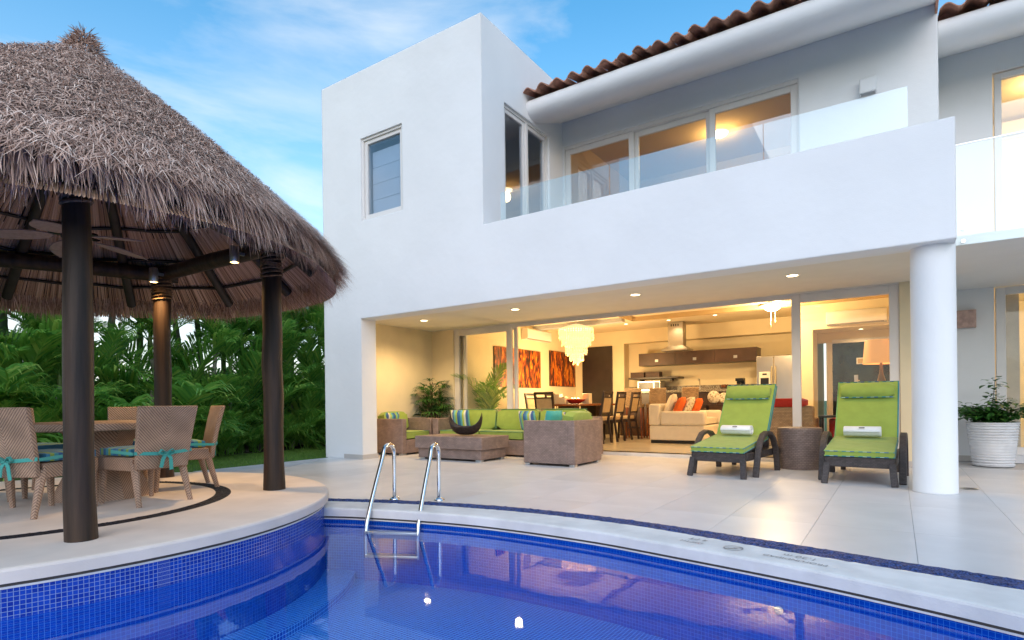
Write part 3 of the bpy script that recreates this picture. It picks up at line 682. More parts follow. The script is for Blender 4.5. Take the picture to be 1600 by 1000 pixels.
# tower side door (two leaves)
frame_x('side_window', 7.97, 8.66, 2.98, 6.01, XT1-.06, .07, .08, GL_WIN); frame_x('side_window', 8.70, 9.39, 2.98, 6.01, XT1-.06, .07, .08, GL_WIN)
m = MB(); m.box(XT1-.16,XT1-.04,7.93,7.97,2.98,6.05); m.box(XT1-.16,XT1-.04,9.39,9.43,2.98,6.05); m.box(XT1-.16,XT1-.04,7.97,9.39,6.01,6.05); m.box(XT1-.16,XT1-.03,8.66,8.70,2.98,6.01); vp(m, 'window_frame', FRAME)
# balcony sliding doors
frame_y('balcony_door', -5.36, -3.95, 2.98, 5.97, YW+.05, .10, .05, GL_UP); frame_y('balcony_door', -3.98, -2.57, 2.98, 5.97, YW+.11, .10, .05, GL_UP); frame_y('balcony_door', -2.60, -1.24, 2.98, 5.97, YW+.05, .10, .05, GL_UP)
m = MB(); m.box(-5.38,-1.22,YW+.02,YW+.18,5.97,6.03); m.box(-5.38,-5.36,YW+.02,YW+.18,2.98,5.97); m.box(-1.24,-1.22,YW+.02,YW+.18,2.98,5.97); vp(m, 'door_track', FRAME)
# glass balustrade of the balcony, panels with gaps
gx = [-5.13, -4.30, -3.08, -1.32, .13]
gx = [(-5.13,-4.52),(-4.50,-3.02),(-3.00,-1.33),(-1.25,.13)]
for (a_, b_) in ((-5.13,-3.29),(-3.275,-1.30),(-1.285,.13)):
    o = vb('glass_panel', GL_RAIL, a_, b_, YF+.10, YF+.112, ZP-.1, 4.315)
for (a_,b_) in ((.56,1.75),(1.78,3.2),(3.23,4.6)):
    o = vb('glass_panel', GL_RAIL, a_, b_, 8.165, 8.18, 2.72, 3.845)
    MB().box(a_, b_, 8.160, 8.185, 3.845, 3.855).build('rail_cap', CHROME, o)
for z in (2.76, 2.90):
    m = MB(); m.tube([(.64,8.15,z),(.64,8.20,z)], .022, 12); vp(m, 'standoff', CHROME, smooth=True)
# ground floor sliding doors
frame_y('sliding_door', -8.44, -6.86, ZI, 2.70, YD+.03, .13, .07, GL_DOOR)
frame_y('sliding_door', -8.24, -6.77, ZI+.005, 2.69, YD+.115, .08, .06, GL_DOOR)
frame_y('sliding_door', -1.40, .05, ZI, 2.70, YD+.03, .13, .07, GL_DOOR)
m = MB(); m.box(-8.44,.05,YD+.0,YD+.2,2.70,2.72); m.box(-6.86,-1.40,YD+.02,YD+.06,2.64,2.70); m.box(-6.77,-1.40,YD+.12,YD+.16,2.66,2.70); vp(m, 'door_track', FRAME)
# doors of the right hand wing
frame_y('wing_door', 1.30, 3.18, .12, 2.72, YR+.04, .12, .08, GL_DOOR); frame_y('wing_door', 1.31, 3.18, 3.02, 6.04, YR+.04, .09, .08, GL_UP)
vb('wing_sill', M('wing_sill_stone', (.66,.66,.68), .5), 1.2, 3.3, YR-.05, YR+.2, 0, .12)
vb('curtain', M('curtain_cloth', (.56,.50,.42), .9), 1.44, 1.60, YR+.22, YR+.30, .14, 2.66)
# plaster wall lights
for i, (x, y, z, lab) in enumerate(((-.30,YW,5.58,'small square plaster wall light on upper wall above the balcony glass'),(.91,YR,2.25,'small rough stone wall light on ground floor wall beside white column'))):
    t_ = thing('wall_light', lab, 'wall light', (x,y,z))
    mm = WHITE if i == 0 else M('stone_shade', (.62,.42,.36), .8, var=.15, vs_=14, bump=.5, bs=30, bdist=.01)
    s_ = .105 if i == 0 else .14
    m = MB(); m.box(-s_,s_,-.11,-.09,-s_,s_); m.box(-s_,-s_+.018,-.09,-.002,-s_,s_); m.box(s_-.018,s_,-.09,-.002,-s_,s_); m.build('shade', mm, t_, bevel=.006)
    MB().box(-s_+.02,s_-.02,-.05,-.001,-s_*.6,s_*.6).build('back_plate', FRAME, t_)

# ------------------------------------------------------------------ palapa
OX, OY = -6.45, 1.88
PAL = thing('palapa', 'round thatched palm palapa with dark wooden posts beside the pool', 'palapa', (OX,OY,.14))
def pp(mb, name, mat, parent=PAL, **k):
    o = mb.build(name, mat, parent, **k)
    if parent is PAL: o.location = (-OX,-OY,-.14)
    return o
APX = Vector((-6.20, 2.22, 4.34)); RE = 2.65; ZE = 2.45
def surf(th, s, off=0.0):
    """outer thatch surface; th angle, s 0 apex .. 1 eave"""
    wob = 1+.018*math.sin(3*th+1)+.012*math.sin(7*th)
    e = Vector((OX+RE*wob*math.cos(th), OY+RE*wob*math.sin(th), ZE))
    p = APX.lerp(e, s); drop = (APX.z-ZE)
    z = APX.z - drop*(.90*s+.10*s*s)
    q = Vector((p.x, p.y, z))
    if off: q.z -= off
    return q
angs = [R(a) for a in (-9.5, 58, 125, 187, 245, 301)]
posts = []
for i, a in enumerate(angs):
    x, y = OX+2.0*math.cos(a), OY+2.0*math.sin(a); posts.append((x,y))
    rr = random.Random(i); pts = [(x+rr.uniform(-.008,.008), y+rr.uniform(-.008,.008), .13+2.62*k/8) for k in range(9)]
    rs = [((.086 if i == 0 else .102)-.008*k/8+rr.uniform(-.004,.004))*(1.05 if k == 0 else 1) for k in range(9)]
    po = pp(MB().tube(pts, rs, 20), 'post', POST, smooth=True)
    w = MB(); 
    for k in range(9): 
        z = 2.36+.028*k; w.tube([(x+(rs[7]+.008)*math.cos(2*PI*j/16), y+(rs[7]+.008)*math.sin(2*PI*j/16), z+.02*math.sin(2*PI*j/16+k)) for j in range(17)], .012, 5, caps=False)
    w.build('rope_wrap', ROPE, po, smooth=True)
for i in range(6):
    (x0,y0),(x1,y1) = posts[i], posts[(i+1)%6]; d = Vector((x1-x0,y1-y0,0)).normalized()*.18
    pp(MB().tube([(x0-d.x,y0-d.y,2.66),((x0+x1)/2,(y0+y1)/2,2.675),(x1+d.x,y1+d.y,2.66)], [.085,.09,.083], 14), 'beam', POST, smooth=True)
# rafters and purlins
LIN = .24
for i in range(12):
    th = R(-11+ (68*i/2 if i < 5 else 0)) if False else 2*PI*i/12 + R(-10)
    pts = [surf(th, s, LIN+.07) for s in (.06,.3,.6,.9)]
    pp(MB().tube(pts, [.045,.05,.052,.052], 9), 'rafter', POLE, smooth=True)
for s in (.28,.42,.56,.70,.83):
    rr = random.Random(int(s*100)); pts = [surf(2*PI*j/48, s+rr.uniform(-.006,.006), LIN+.015) for j in range(49)]
    pp(MB().tube(pts, .018, 6, caps=False), 'purlin', POLE, smooth=True)
pp(MB().tube([APX+Vector((0,0,-.2)), APX+Vector((0,0,-.75))], [.10,.09], 12), 'king_block', POLE, smooth=True)
# thatch core (two skins), lining reeds, loose strands and fringe
m = MB(); n_ = 72; SS = [0,.1,.25,.4,.55,.7,.85,.97]
out = [[surf(2*PI*j/n_, s, .02) for j in range(n_)] for s in SS]; inn = [[surf(2*PI*j/n_, s, LIN-.03) for j in range(n_)] for s in SS]
for k in range(len(SS)-1): m.ribbon(out[k], out[k+1], True); m.ribbon(inn[k], inn[k+1], True)
m.ribbon(out[-1], inn[-1], True)
pp(m, 'thatch_core', THATCHB, smooth=True, recalc=False)
rr = random.Random(21)
m = MB()
for i in range(780):
    th = 2*PI*i/780+rr.uniform(-.002,.002); m.col = min(1, max(0, rr.gauss(.5,.22))); s0 = rr.choice((.02,.25,.45,.6)) if i % 2 else .45+rr.uniform(-.05,.05)
    if i % 4 == 0: s0 = .03
    L_ = [surf(th+rr.uniform(-.0015,.0015), s0+(1.0-s0)*k/4, LIN-.012) for k in range(5)]
    hw = .0078*rr.uniform(.8,1.3); tn = Vector((-math.sin(th), math.cos(th), 0))*hw
    vs_ = []
    for p in L_: vs_ += [p-tn, p+Vector((0,0,-.009)), p+tn]
    fs_ = []
    for k in range(4): fs_ += [(3*k,3*k+1,3*k+4,3*k+3),(3*k+1,3*k+2,3*k+5,3*k+4)]
    m.add(vs_, fs_)
o = pp(m, 'reed_lining', REED, recalc=False); o['kind'] = 'stuff'
def strand(mb, p, d, nrm, L_, w, curl, droop=0):
    side = d.cross(nrm).normalized()*w
    a = p; b_ = p+d*(L_*.5)+nrm*(curl*.6); c_ = p+d*L_+nrm*curl-Vector((0,0,droop))
    mb.add([a-side*.7, a+side*.7, b_+side, b_-side, c_+side*.15, c_-side*.15], [(0,1,2,3),(3,2,4,5)])
m = MB(); N = 110000
for i in range(N):
    th = rr.uniform(-PI, PI); s = math.sqrt(rr.uniform(.0008, 1.0))
    # strands only where the thatch can be seen from around the terrace (a step to any side included)
    p = surf(th, s); e = .004; t1 = (surf(th, min(s+.02,1.02))-surf(th, s-.0005)).normalized(); tn = Vector((-math.sin(th), math.cos(th), 0)); nrm = tn.cross(t1).normalized()
    if nrm.z < 0: nrm = -nrm
    clump = .5+.5*math.sin(th*23+4*math.sin(s*31))*math.sin(s*38+3*math.sin(th*9))
    an = rr.gauss(0, 1.0 if s < .80 else .42)
    d = (t1*math.cos(an)+tn*math.sin(an)).normalized()
    m.col = min(1, max(0, rr.gauss(.46+.18*clump, .25)))
    L_ = rr.uniform(.05,.13) if s < .80 else rr.uniform(.12,.28)
    strand(m, p+nrm*rr.uniform(-.02,.035), d, nrm, L_, rr.uniform(.0018,.0042), rr.uniform(.0,.040), rr.uniform(0,.04))
for i in range(24000):
    th = rr.uniform(-PI, PI); lay = rr.random(); s = 1.0-.10*lay
    p = surf(th, s, .24*lay*rr.uniform(.2,1)); clump = .5+.5*math.sin(th*41+2*math.sin(th*17))
    d = Vector((math.cos(th)*rr.uniform(-.05,.50)+rr.gauss(0,.11), math.sin(th)*rr.uniform(-.05,.50)+rr.gauss(0,.11), -1)).normalized()
    nrm = Vector((math.cos(th), math.sin(th), .2)).normalized(); m.col = min(1, max(0, rr.gauss(.58-.10*lay, .20)))
    strand(m, p, d, nrm, rr.uniform(.12,.30)*(.8+.4*clump), rr.uniform(.0022,.0045), rr.uniform(-.02,.04))
for i in range(800):   # tuft at the peak
    th = rr.uniform(-PI, PI); hz = rr.random(); d = Vector((math.cos(th)*.5+rr.gauss(0,.3), math.sin(th)*.5+rr.gauss(0,.3), rr.uniform(-1.2,.5))).normalized(); m.col = rr.uniform(.15,.75); rad = .11*(1-hz)+.03
    strand(m, APX+Vector((math.cos(th)*rad, math.sin(th)*rad, -.05+.17*hz)), d, Vector((math.cos(th),math.sin(th),.1)).normalized(), rr.uniform(.04,.10), .004, .01)
o = pp(m, 'thatch', THATCH, recalc=False); o['kind'] = 'stuff'
# ceiling fan of the palapa
fx, fy, fz = -6.26, 2.16, 2.60
fan = thing('ceiling_fan', 'dark ceiling fan with leaf shaped cane blades hanging under thatch', 'ceiling fan', (fx,fy,fz))
MB().tube([(0,0,.05),(0,0,1.2)], .014, 10).build('rod', POLE, fan, smooth=True)
MB().lathe([(.02,.09),(.10,.07),(.12,.02),(.11,-.03),(.05,-.06),(.01,-.065)], 20).build('motor', BLACKM, fan, smooth=True)
bl = MB(); n_ = 14; pr = []
for k in range(n_+1):
    t_ = k/n_; pr.append((.16+.52*t_, .105*math.sin(PI*min(1,t_*1.02))**.6+.006))
top = [(x, w, .006) for x, w in pr] + [(x, -w, -.006) for x, w in reversed(pr)]
bl.add(top + [(x,y,z-.008) for x,y,z in top], [tuple(range(len(top))), tuple(range(2*len(top)-1, len(top)-1, -1))] + [(i,(i+1)%len(top),(i+1)%len(top)+len(top),i+len(top)) for i in range(len(top))])
bme = bl.mesh('blade', FANB)
for k in range(5):
    a = 2*PI*k/5+.5; ob('blade', bme, fan, rot=(R(4),R(6),a)); q = MB().bar([(.09*math.cos(a),.09*math.sin(a),0),(.20*math.cos(a),.20*math.sin(a),.0)], .05, .012); q.build('blade_arm', BLACKM, fan)
# beam spot lamps
for i, (frac, k0, lab) in enumerate(((.04,1,'steel cylinder spot lamp on palapa beam near right post'),(.90,1,'steel cylinder spot lamp on palapa beam by the rear post'))):
    (x0,y0),(x1,y1) = posts[1], posts[2]; frac = .16 if i == 0 else .91
    p = Vector((x0+(x1-x0)*frac, y0+(y1-y0)*frac, 0)); nin = Vector((-(y1-y0), x1-x0, 0)).normalized()
    if nin.dot(Vector((OX-p.x, OY-p.y, 0))) < 0: nin = -nin
    p += nin*.19
    t_ = thing('spot_lamp', lab, 'spot lamp', (p.x,p.y,2.60), group='palapa spot lamps')
    MB().lathe([(.0,.085),(.042,.085),(.048,.075),(.048,-.075),(.042,-.085)], 20, cap=False).build('housing', ALU, t_, smooth=True)
    MB().lathe([(0,-.068),(.043,-.070)], 20, cap=False).build('lens', BULB2, t_)
    MB().bar([(0,0,.02),(-nin.x*.11,-nin.y*.11,.02)], .03, .03).build('bracket', ALU, t_)
    ld = bpy.data.lights.new('spot_light', 'SPOT'); ld.energy = 42; ld.color = (1,.62,.26); ld.spot_size = R(110); ld.spot_blend = .8; ld.shadow_soft_size = .03
    lo = bpy.data.objects.new('light_bulb', ld); C.objects.link(lo); lo.parent = t_; lo.location = (0,0,-.09)

# table and chairs on the platform
TX, TY = -6.50, 2.45
t_ = thing('round_table', 'round woven wicker dining table with flared base under thatched roof', 'table', (TX,TY,.14))
o = MB().lathe([(.0,.735),(.60,.735),(.62,.725),(.625,.70),(.62,.665),(.60,.655),(.0,.655)], 56, cap=False).build('table_top', WICKC, t_, smooth=True)
MB().lathe([(.44,0),(.43,.03),(.30,.30),(.25,.45),(.27,.55),(.36,.655)], 8, cap=True).build('base', WICKC, t_)
def make_chair():
    t_ = thing('wicker_chair', '', 'chair', (0,0,0))
    W, D, H = .50, .50, .45     # faces +Y
    MB().box(-W/2,W/2,-D/2,D/2,H-.14,H-.02).build('seat_frame', WICKC, t_, bevel=.012)
    # back panel, leaning and flaring
    b_ = MB(); q = []
    for k in range(7):
        v = k/6; z = H-.13+.56*v; y = -D/2-.01-.11*v**1.3; hw = .235+.035*v; q.append((hw,y,z))
    vs_ = []
    for hw,y,z in q: vs_ += [(-hw,y,z),(hw,y,z),(hw,y-.045,z),(-hw,y-.045,z)]
    fs_ = [(0,1,2,3),(24,27,26,25)]
    for k in range(6):
        for j in range(4): a = 4*k+j; c_ = 4*k+(j+1)%4; fs_.append((a,c_,c_+4,a+4))
    b_.add(vs_, fs_); b_.build('backrest', WICKC, t_, bevel=.01)
    for sx in (-1,1):
        MB().tube([(sx*.215,.215,H-.10),(sx*.225,.235,0.0)], [.034,.021], 8).build('leg', WICKC, t_, smooth=True)
        MB().tube([(sx*.215,-.235,H-.08),(sx*.235,-.33,0.0)], [.036,.022], 8).build('leg', WICKC, t_, smooth=True)
    cushion(.48,.47,.085,.3,8,TR(0,.01,H-.02)).build('seat_cushion', SEATST, t_, smooth=True)
    r_ = MB(); zz = H+.02
    r_.bar([(-.262,.02,zz+.01),(-.262,-.2,zz),(-.262,-.30,zz-.005)], .006, .026); r_.bar([(.262,.02,zz+.01),(.262,-.2,zz),(.262,-.30,zz-.005)], .006, .026)
    r_.bar([(-.262,-.316,zz),(-.1,-.334,zz-.012),(0,-.336,zz-.018),(.1,-.334,zz-.012),(.262,-.316,zz)], .006, .030)
    r_.bar([(-.005,-.345,zz-.015),(-.035,-.352,zz-.07),(-.05,-.348,zz-.14)], .006, .032, side=(1,0,.2)); r_.bar([(.005,-.345,zz-.015),(.035,-.354,zz-.06),(.045,-.348,zz-.165)], .006, .032, side=(1,0,-.2))
    for sg in (-1,1): r_.bar([(0,-.345,zz-.015),(sg*.05,-.36,zz+.022),(sg*.075,-.358,zz-.008),(sg*.04,-.352,zz-.03),(0,-.345,zz-.018)], .005, .026, side=(0,1,.1))
    r_.build('tie_ribbon', TEAL, t_)
    return t_
ch0 = make_chair()
spots = [(-5.80,2.50,(-.98,-.14),'wicker chair nearest the right post, blue striped cushion and hanging teal bow'),
         (-5.98,1.84,(-.42,.91),'wicker chair left of the near post seen from behind, teal bow'),
         (-6.42,3.12,(-.30,-.95),'wicker chair at far right of round table seen edge on'),
         (-7.22,2.95,(.82,-.57),'wicker chair behind the round table facing the pool'),
         (-7.30,2.12,(.95,.30),'wicker chair on the far left behind the round table'),
         (-6.74,1.56,(.22,.97),'wicker chair at the left picture edge with striped cushion')]
for i, (x, y, d, lab) in enumerate(spots):
    c = ch0 if i == 0 else copy_tree(ch0)
    c.location = (x,y,.14); c.rotation_euler = (0,0,math.atan2(d[1],d[0])-PI/2); c['label'] = lab; c['group'] = 'wicker chairs round the palapa table'

# ------------------------------------------------------------------ palms, hedge, lawn
def frond_mesh(seed, L_=1.5, arch=.55, nl=30, wl=.030, ll=.46, twist=0):
    rr = random.Random(seed); m = MB(); pts = []
    N_ = 14
    for k in range(N_+1):
        t_ = k/N_; ang = R(62)-arch*2.1*t_**1.25
        if k == 0: p = Vector((0,0,0))
        else: p = pts[-1]+Vector((math.cos(ang),0,math.sin(ang)))*(L_/N_)
        pts.append(p)
    m.col = .78; m.tube(pts, [.012*(1-.8*k/N_)+.002 for k in range(N_+1)], 4, caps=False)
    for i in range(nl):
        t_ = .14+.86*i/(nl-1); k = min(N_-1, int(t_*N_)); f_ = t_*N_-k; p = pts[k].lerp(pts[k+1], f_); tg = (pts[k+1]-pts[k]).normalized()
        upv = Vector((0,1,0)).cross(tg); upv = -upv if upv.z < 0 else upv
        ln = ll*(math.sin(PI*min(1,(.12+.88*t_)))**.6*.85+.18)*rr.uniform(.85,1.1)*(1 if t_ < .97 else .8)
        for sg in (-1,1):
            sp = R(rr.uniform(38,52)*(1-.35*t_)); d = (tg*math.cos(sp)+Vector((0,sg,0))*math.sin(sp)+upv*rr.uniform(.15,.40)).normalized()
            w = wl*rr.uniform(.8,1.15); sd = d.cross(upv).normalized()*w*.5
            m.col = min(1, max(0, rr.gauss(.66,.20)))
            a = p; b_ = p+d*ln*.45; c_ = p+d*ln*.8-Vector((0,0,ln*.10)); e_ = p+d*ln-Vector((0,0,ln*.25*rr.uniform(.6,1.6)))
            m.add([a-sd*.5,a+sd*.5,b_-sd,b_+sd,c_-sd*.7,c_+sd*.7,e_], [(0,1,3,2),(2,3,5,4),(4,5,6)])
    return m.mesh('frond', LEAF, recalc=False)
FR = [frond_mesh(1,1.55,.55,34), frond_mesh(2,1.35,.75,30), frond_mesh(3,1.7,.42,36), frond_mesh(4,1.15,.95,28,.024,.38), frond_mesh(5,1.45,.62,32,.02,.46)]
def trunk_mesh(seed, h, r_, lean):
    rr = random.Random(seed); m = MB(); pts, rs = [], []
    K = int(h/.045)
    for k in range(K+1):
        t_ = k/K; pts.append((lean*t_*t_*h, .04*math.sin(t_*3+seed), h*t_)); rs.append(r_*(1.12-.30*t_)*(1.10 if k % 3 == 0 else 1.0))
    m.tube(pts, rs, 9); return m.mesh('trunk', TRUNK, smooth=True), pts[-1]
TRK = []
for s_, h_, r_, le in ((1,1.15,.034,.06),(2,1.55,.040,-.10),(3,1.95,.044,.10),(4,2.3,.048,-.05),(5,.75,.03,.12)): TRK.append((*trunk_mesh(s_,h_,r_,le), h_))
shaft_me = MB().tube([(0,0,-.02),(0,0,.18),(.01,0,.36)], [.043,.045,.02], 9).mesh('crownshaft', SHAFT, smooth=True)
rp_ = random.Random(99)
def palm(x, y, kind, lab, nf=11, sc_=1.0, tilt=None, group='palm hedge along the garden wall', young=False):
    t_ = thing('areca_palm', lab, 'palm', (x,y,-.04), rp_.uniform(0,2*PI), group); t_.scale = (sc_,)*3
    top = Vector((0,0,0))
    if not young:
        me, tp, h_ = TRK[kind]; ob('trunk', me, t_); ob('crownshaft', shaft_me, t_, loc=tp); top = Vector(tp)+Vector((0,0,.30))
    for k in range(nf):
        a = 2.399*k+rp_.uniform(-.25,.25); el = rp_.uniform(-R(38), R(16)) if k > 2 else rp_.uniform(-R(30),-R(12))
        f_ = ob('frond', FR[rp_.randrange(5)], t_, loc=top+Vector((rp_.uniform(-.03,.03),rp_.uniform(-.03,.03),rp_.uniform(-.10,.04)) if not young else (rp_.uniform(-.12,.12),rp_.uniform(-.12,.12),.0)), rot=(0, el, a))
        s2 = rp_.uniform(.8,1.15); f_.scale = (s2,s2,s2)
    return t_
yy = 1.2; i = 0
while yy < 11.6:
    kind = (2,0,3,1,4,2,1,3,0,2)[i % 10]
    palm(-12.45+rp_.uniform(-.25,.25), yy+rp_.uniform(-.1,.1), kind, 'feathery green palm with slender ringed trunk in front row of hedge', 12, rp_.uniform(.95,1.15), group='front row of palm hedge')
    yy += .46; i += 1
yy = .6
while yy < 12.6:
    palm(-13.35+rp_.uniform(-.2,.2), yy+rp_.uniform(-.15,.15), (3,2,3,1)[int(yy*2)%4], 'taller feathery green palm in back row of hedge by garden wall', 13, rp_.uniform(1.3,1.6) if yy < 7.5 else rp_.uniform(1.15,1.32), group='back row of palm hedge')
    yy += .46
yy = 1.3
while yy < 11.6:
    palm(-12.85+rp_.uniform(-.15,.2), yy+rp_.uniform(-.15,.15), 0, 'bushy trunkless palm filling the middle of the hedge', 14, rp_.uniform(1.35,1.85), group='bushy palms inside the hedge', young=True)
    yy += .48
yy = 1.9
while yy < 11.2:
    palm(-12.1+rp_.uniform(-.15,.2), yy+rp_.uniform(-.15,.15), 0, 'young bushy palm without trunk low along the lawn edge', 10, rp_.uniform(.55,.95), group='young palms at the foot of the hedge', young=True)
    yy += .36
gw = MB().box(-14.9,-14.7,-6,18,-.05,1.55); gw.box(-14.93,-14.67,-6,18,1.55,1.61)
tag(gw.build('garden_wall', GREYW), 'pale rendered garden wall glimpsed behind the palm hedge', 'wall')
m = MB(); rr = random.Random(4)
for i in range(30000):
    y = rr.uniform(4.2,9.9); x1 = -9.22+(7.25-min(y,7.25))*.593 if y < 7.25 else -9.36; x0 = -12.0 if y < 8.2 else -12.0-.3*(y-8.2)
    x = rr.uniform(x0, x1+.05); a = rr.uniform(0,2*PI); h_ = rr.uniform(.02,.05); w = .004; m.col = min(1,max(0,rr.gauss(.5,.2)))
    dx, dy = math.cos(a)*w, math.sin(a)*w; lx, ly = rr.gauss(0,.015), rr.gauss(0,.015)
    if (x-PC[0])**2+(y-PC[1])**2 < PR**2: continue
    m.add([(x-dx,y-dy,-.05),(x+dx,y+dy,-.05),(x+lx,y+ly,-.05+h_)], [(0,1,2)])
tag(m.build('grass', GRASSM, recalc=False), 'short green grass between the palm hedge and terrace', 'grass', kind='stuff')

# ------------------------------------------------------------------ pool ladder
lad = thing('pool_ladder', 'polished steel pool ladder with two arched handrails at the water', 'ladder', (-4.1,4.1,0))
LO = Vector((-4.1,4.1,0)); rails = []
for (w_, d_) in (((-4.20,3.75),(-4.44,4.36)),((-3.73,3.96),(-3.99,4.56))):
    W_, D_ = Vector((*w_,0)), Vector((*d_,0)); dn = (D_-W_); pts = []
    lo_ = W_-dn*.02
    pts += [lo_+Vector((0,0,-.44)), lo_+Vector((0,0,-.32)), W_+Vector((0,0,-.17)), W_.lerp(D_,.10)+Vector((0,0,-.02)), W_.lerp(D_,.32)+Vector((0,0,.22)), W_.lerp(D_,.55)+Vector((0,0,.45))]
    for k in range(7):
        a = R(150-150*k/6); pts.append(W_.lerp(D_,.80+.20*math.cos(a))+Vector((0,0,.50+.09*math.sin(a))))
    pts += [D_+Vector((0,0,.40)), D_+Vector((0,0,.2)), D_+Vector((0,0,.0))]
    # smooth with a Catmull-Rom pass
    sm = []
    for i in range(len(pts)-1):
        p0,p1,p2,p3 = pts[max(i-1,0)],pts[i],pts[i+1],pts[min(i+2,len(pts)-1)]
        for k in range(4):
            t_ = k/4; sm.append(.5*((2*p1)+(p2-p0)*t_+(2*p0-5*p1+4*p2-p3)*t_**2+(3*p1-p0-3*p2+p3)*t_**3))
    sm.append(pts[-1]); rails.append(W_)
    o = MB().tube([p-LO for p in sm], .0215, 14).build('handrail', CHROME, lad, smooth=True)
    o = MB().lathe([(.024,.03),(.03,.022),(.052,.012),(.056,.002)], 24, (D_.x-LO.x,D_.y-LO.y)).build('flange', CHROME, o, smooth=True)
for z in (-.20,-.42):
    a_, b_ = rails[0]-LO+Vector((0,0,z)), rails[1]-LO+Vector((0,0,z)); MB().bar([a_,b_], .09, .025).build('tread', ALU, lad, bevel=.006)

# ------------------------------------------------------------------ terrace lounge set
def wicker_feet(t_, x0, x1, y0, y1, h=.035):
    for x in (x0+.07,x1-.07):
        for y in (y0+.06,y1-.06): pbox('foot', ALU, t_, x-.06,x+.06,y-.045,y+.045,0,h,.006)
def armchair(x, y, rz, lab, pillow=None):
    """faces +Y in local space"""
    t_ = thing('wicker_armchair', lab, 'armchair', (x,y,0), rz); W, D, H = .98, .94, .725
    wicker_feet(t_,-W/2,W/2,-D/2,D/2)
    pbox('base', WICK, t_, -W/2+.13,W/2-.13,-D/2+.14,D/2-.001,.035,.30,.01)
    for sx in (-1,1):
        a_, b_ = sorted((sx*W/2, sx*(W/2-.13))); pbox('arm', WICK, t_, a_,b_,-D/2+.13,D/2,.035,H,.012)
    pbox('back', WICK, t_, -W/2,W/2,-D/2,-D/2+.135,.035,H,.012)
    s_ = cushion(.70,.76,.17,.3,8,TR(0,.065,.30)).build('seat_cushion', GREEN, t_, smooth=True)
    MB().tube(rim_pts(.68,.74,.455,TR(0,.065,0)), .007, 5, caps=False).build('piping', M('piping_green', (.10,.24,.12), .8) if 'piping_green' not in bpy.data.materials else bpy.data.materials['piping_green'], s_)
    cushion(.70,.20,.42,.35,8,TR(0,-.23,.45,R(10))).build('back_cushion', GREEN, t_, smooth=True)
    return t_
armchair(-4.63,8.42,R(90),'square brown wicker armchair with its side towards the pool, right of coffee table')
armchair(-8.62,8.72,R(-90),'square brown wicker armchair with green seat beside the white corner pier')
def pillow(x, y, z, rx, rz, mat, lab, s_=.44, name='throw_pillow', group=None, cat='pillow'):
    m = MB(); n_ = 8; vs_, fs_ = [], []
    for sg in (1,-1):
        for i in range(n_+1):
            for j in range(n_+1):
                a, b_ = 2*i/n_-1, 2*j/n_-1; e = ((1-a**4)*(1-b_**4)); th_ = .085*e**.55
                pin = 1-.07*(1-abs(a*b_)**.5)*(abs(a)**6+abs(b_)**6)/2
                vs_.append((a*s_/2*pin, sg*th_, b_*s_/2*pin))
    N_ = (n_+1)**2
    for t2 in (0,1):
        for i in range(n_):
            for j in range(n_):
                a = t2*N_+i*(n_+1)+j; q = (a,a+1,a+n_+2,a+n_+1); fs_.append(q if t2 == 0 else q[::-1])
    m.add(vs_, fs_)
    o = m.build(name, mat, None, smooth=True); o.location = (x,y,z); o.rotation_euler = (rx,0,rz)
    return tag(o, lab, cat, group)
pillow(-8.86,8.62,.66,R(-18),R(-90),STRIPE,'blue green striped pillow on the armchair beside the white pier',.40)
# sofa along the back wall (faces -Y)
SX0, SX1, SY0, SY1 = -8.02, -4.62, 8.98, 9.98
t_ = thing('wicker_sofa', 'long brown wicker sofa with lime green cushions against the doors', 'sofa', ((SX0+SX1)/2,SY0,0)); hw = (SX1-SX0)/2; dd = SY1-SY0
wicker_feet(t_,-hw,hw,0,dd)
pbox('base', WICK, t_, -hw+.15,hw-.15,0.001,dd-.14,.035,.31,.01); pbox('back', WICK, t_, -hw,hw,dd-.14,dd,.035,.74,.012)
for sx in (-1,1):
    a_, b_ = sorted((sx*hw, sx*(hw-.15))); pbox('arm', WICK, t_, a_,b_,0,dd-.141,.035,.72,.012)
PGR = bpy.data.materials['piping_green']; cw = (2*hw-.30)/3
for k in range(3):
    cx = -hw+.15+cw*(k+.5)
    s_ = cushion(cw-.012,.80,.17,.25,8,TR(cx,.43,.31)).build('seat_cushion', GREEN, t_, smooth=True)
    MB().tube(rim_pts(cw-.04,.77,.468,TR(cx,.43,0)), .008, 5, caps=False).build('piping', PGR, s_)
    cushion(cw-.015,.22,.44,.35,10,TR(cx,.70,.46,R(-9))).build('back_cushion', GREEN, t_, smooth=True)
    e = cw/2-.018; mt = TR(cx,.70,.46,R(-9))
    MB().tube([mt@Vector(q) for q in ((-e,-.10,.02),(-e,-.10,.42),(e,-.10,.42),(e,-.10,.02))], .008, 5, caps=False).build('piping', PGR, t_)
pillow(-7.62,9.42,.68,R(14),R(14),STRIPE,'striped pillow at the left end of long green sofa',.42)
pillow(-5.92,9.38,.66,R(14),R(-10),STRIPE,'striped pillow near right end of long green sofa',.42)
pillow(-4.93,8.62,.70,R(14),R(70),TEAL,'teal pillow in armchair right of the coffee table',.36)
pillow(-5.02,8.88,.68,R(18),R(60),STRIPE,'striped pillow half hidden beside the teal pillow in armchair',.34)
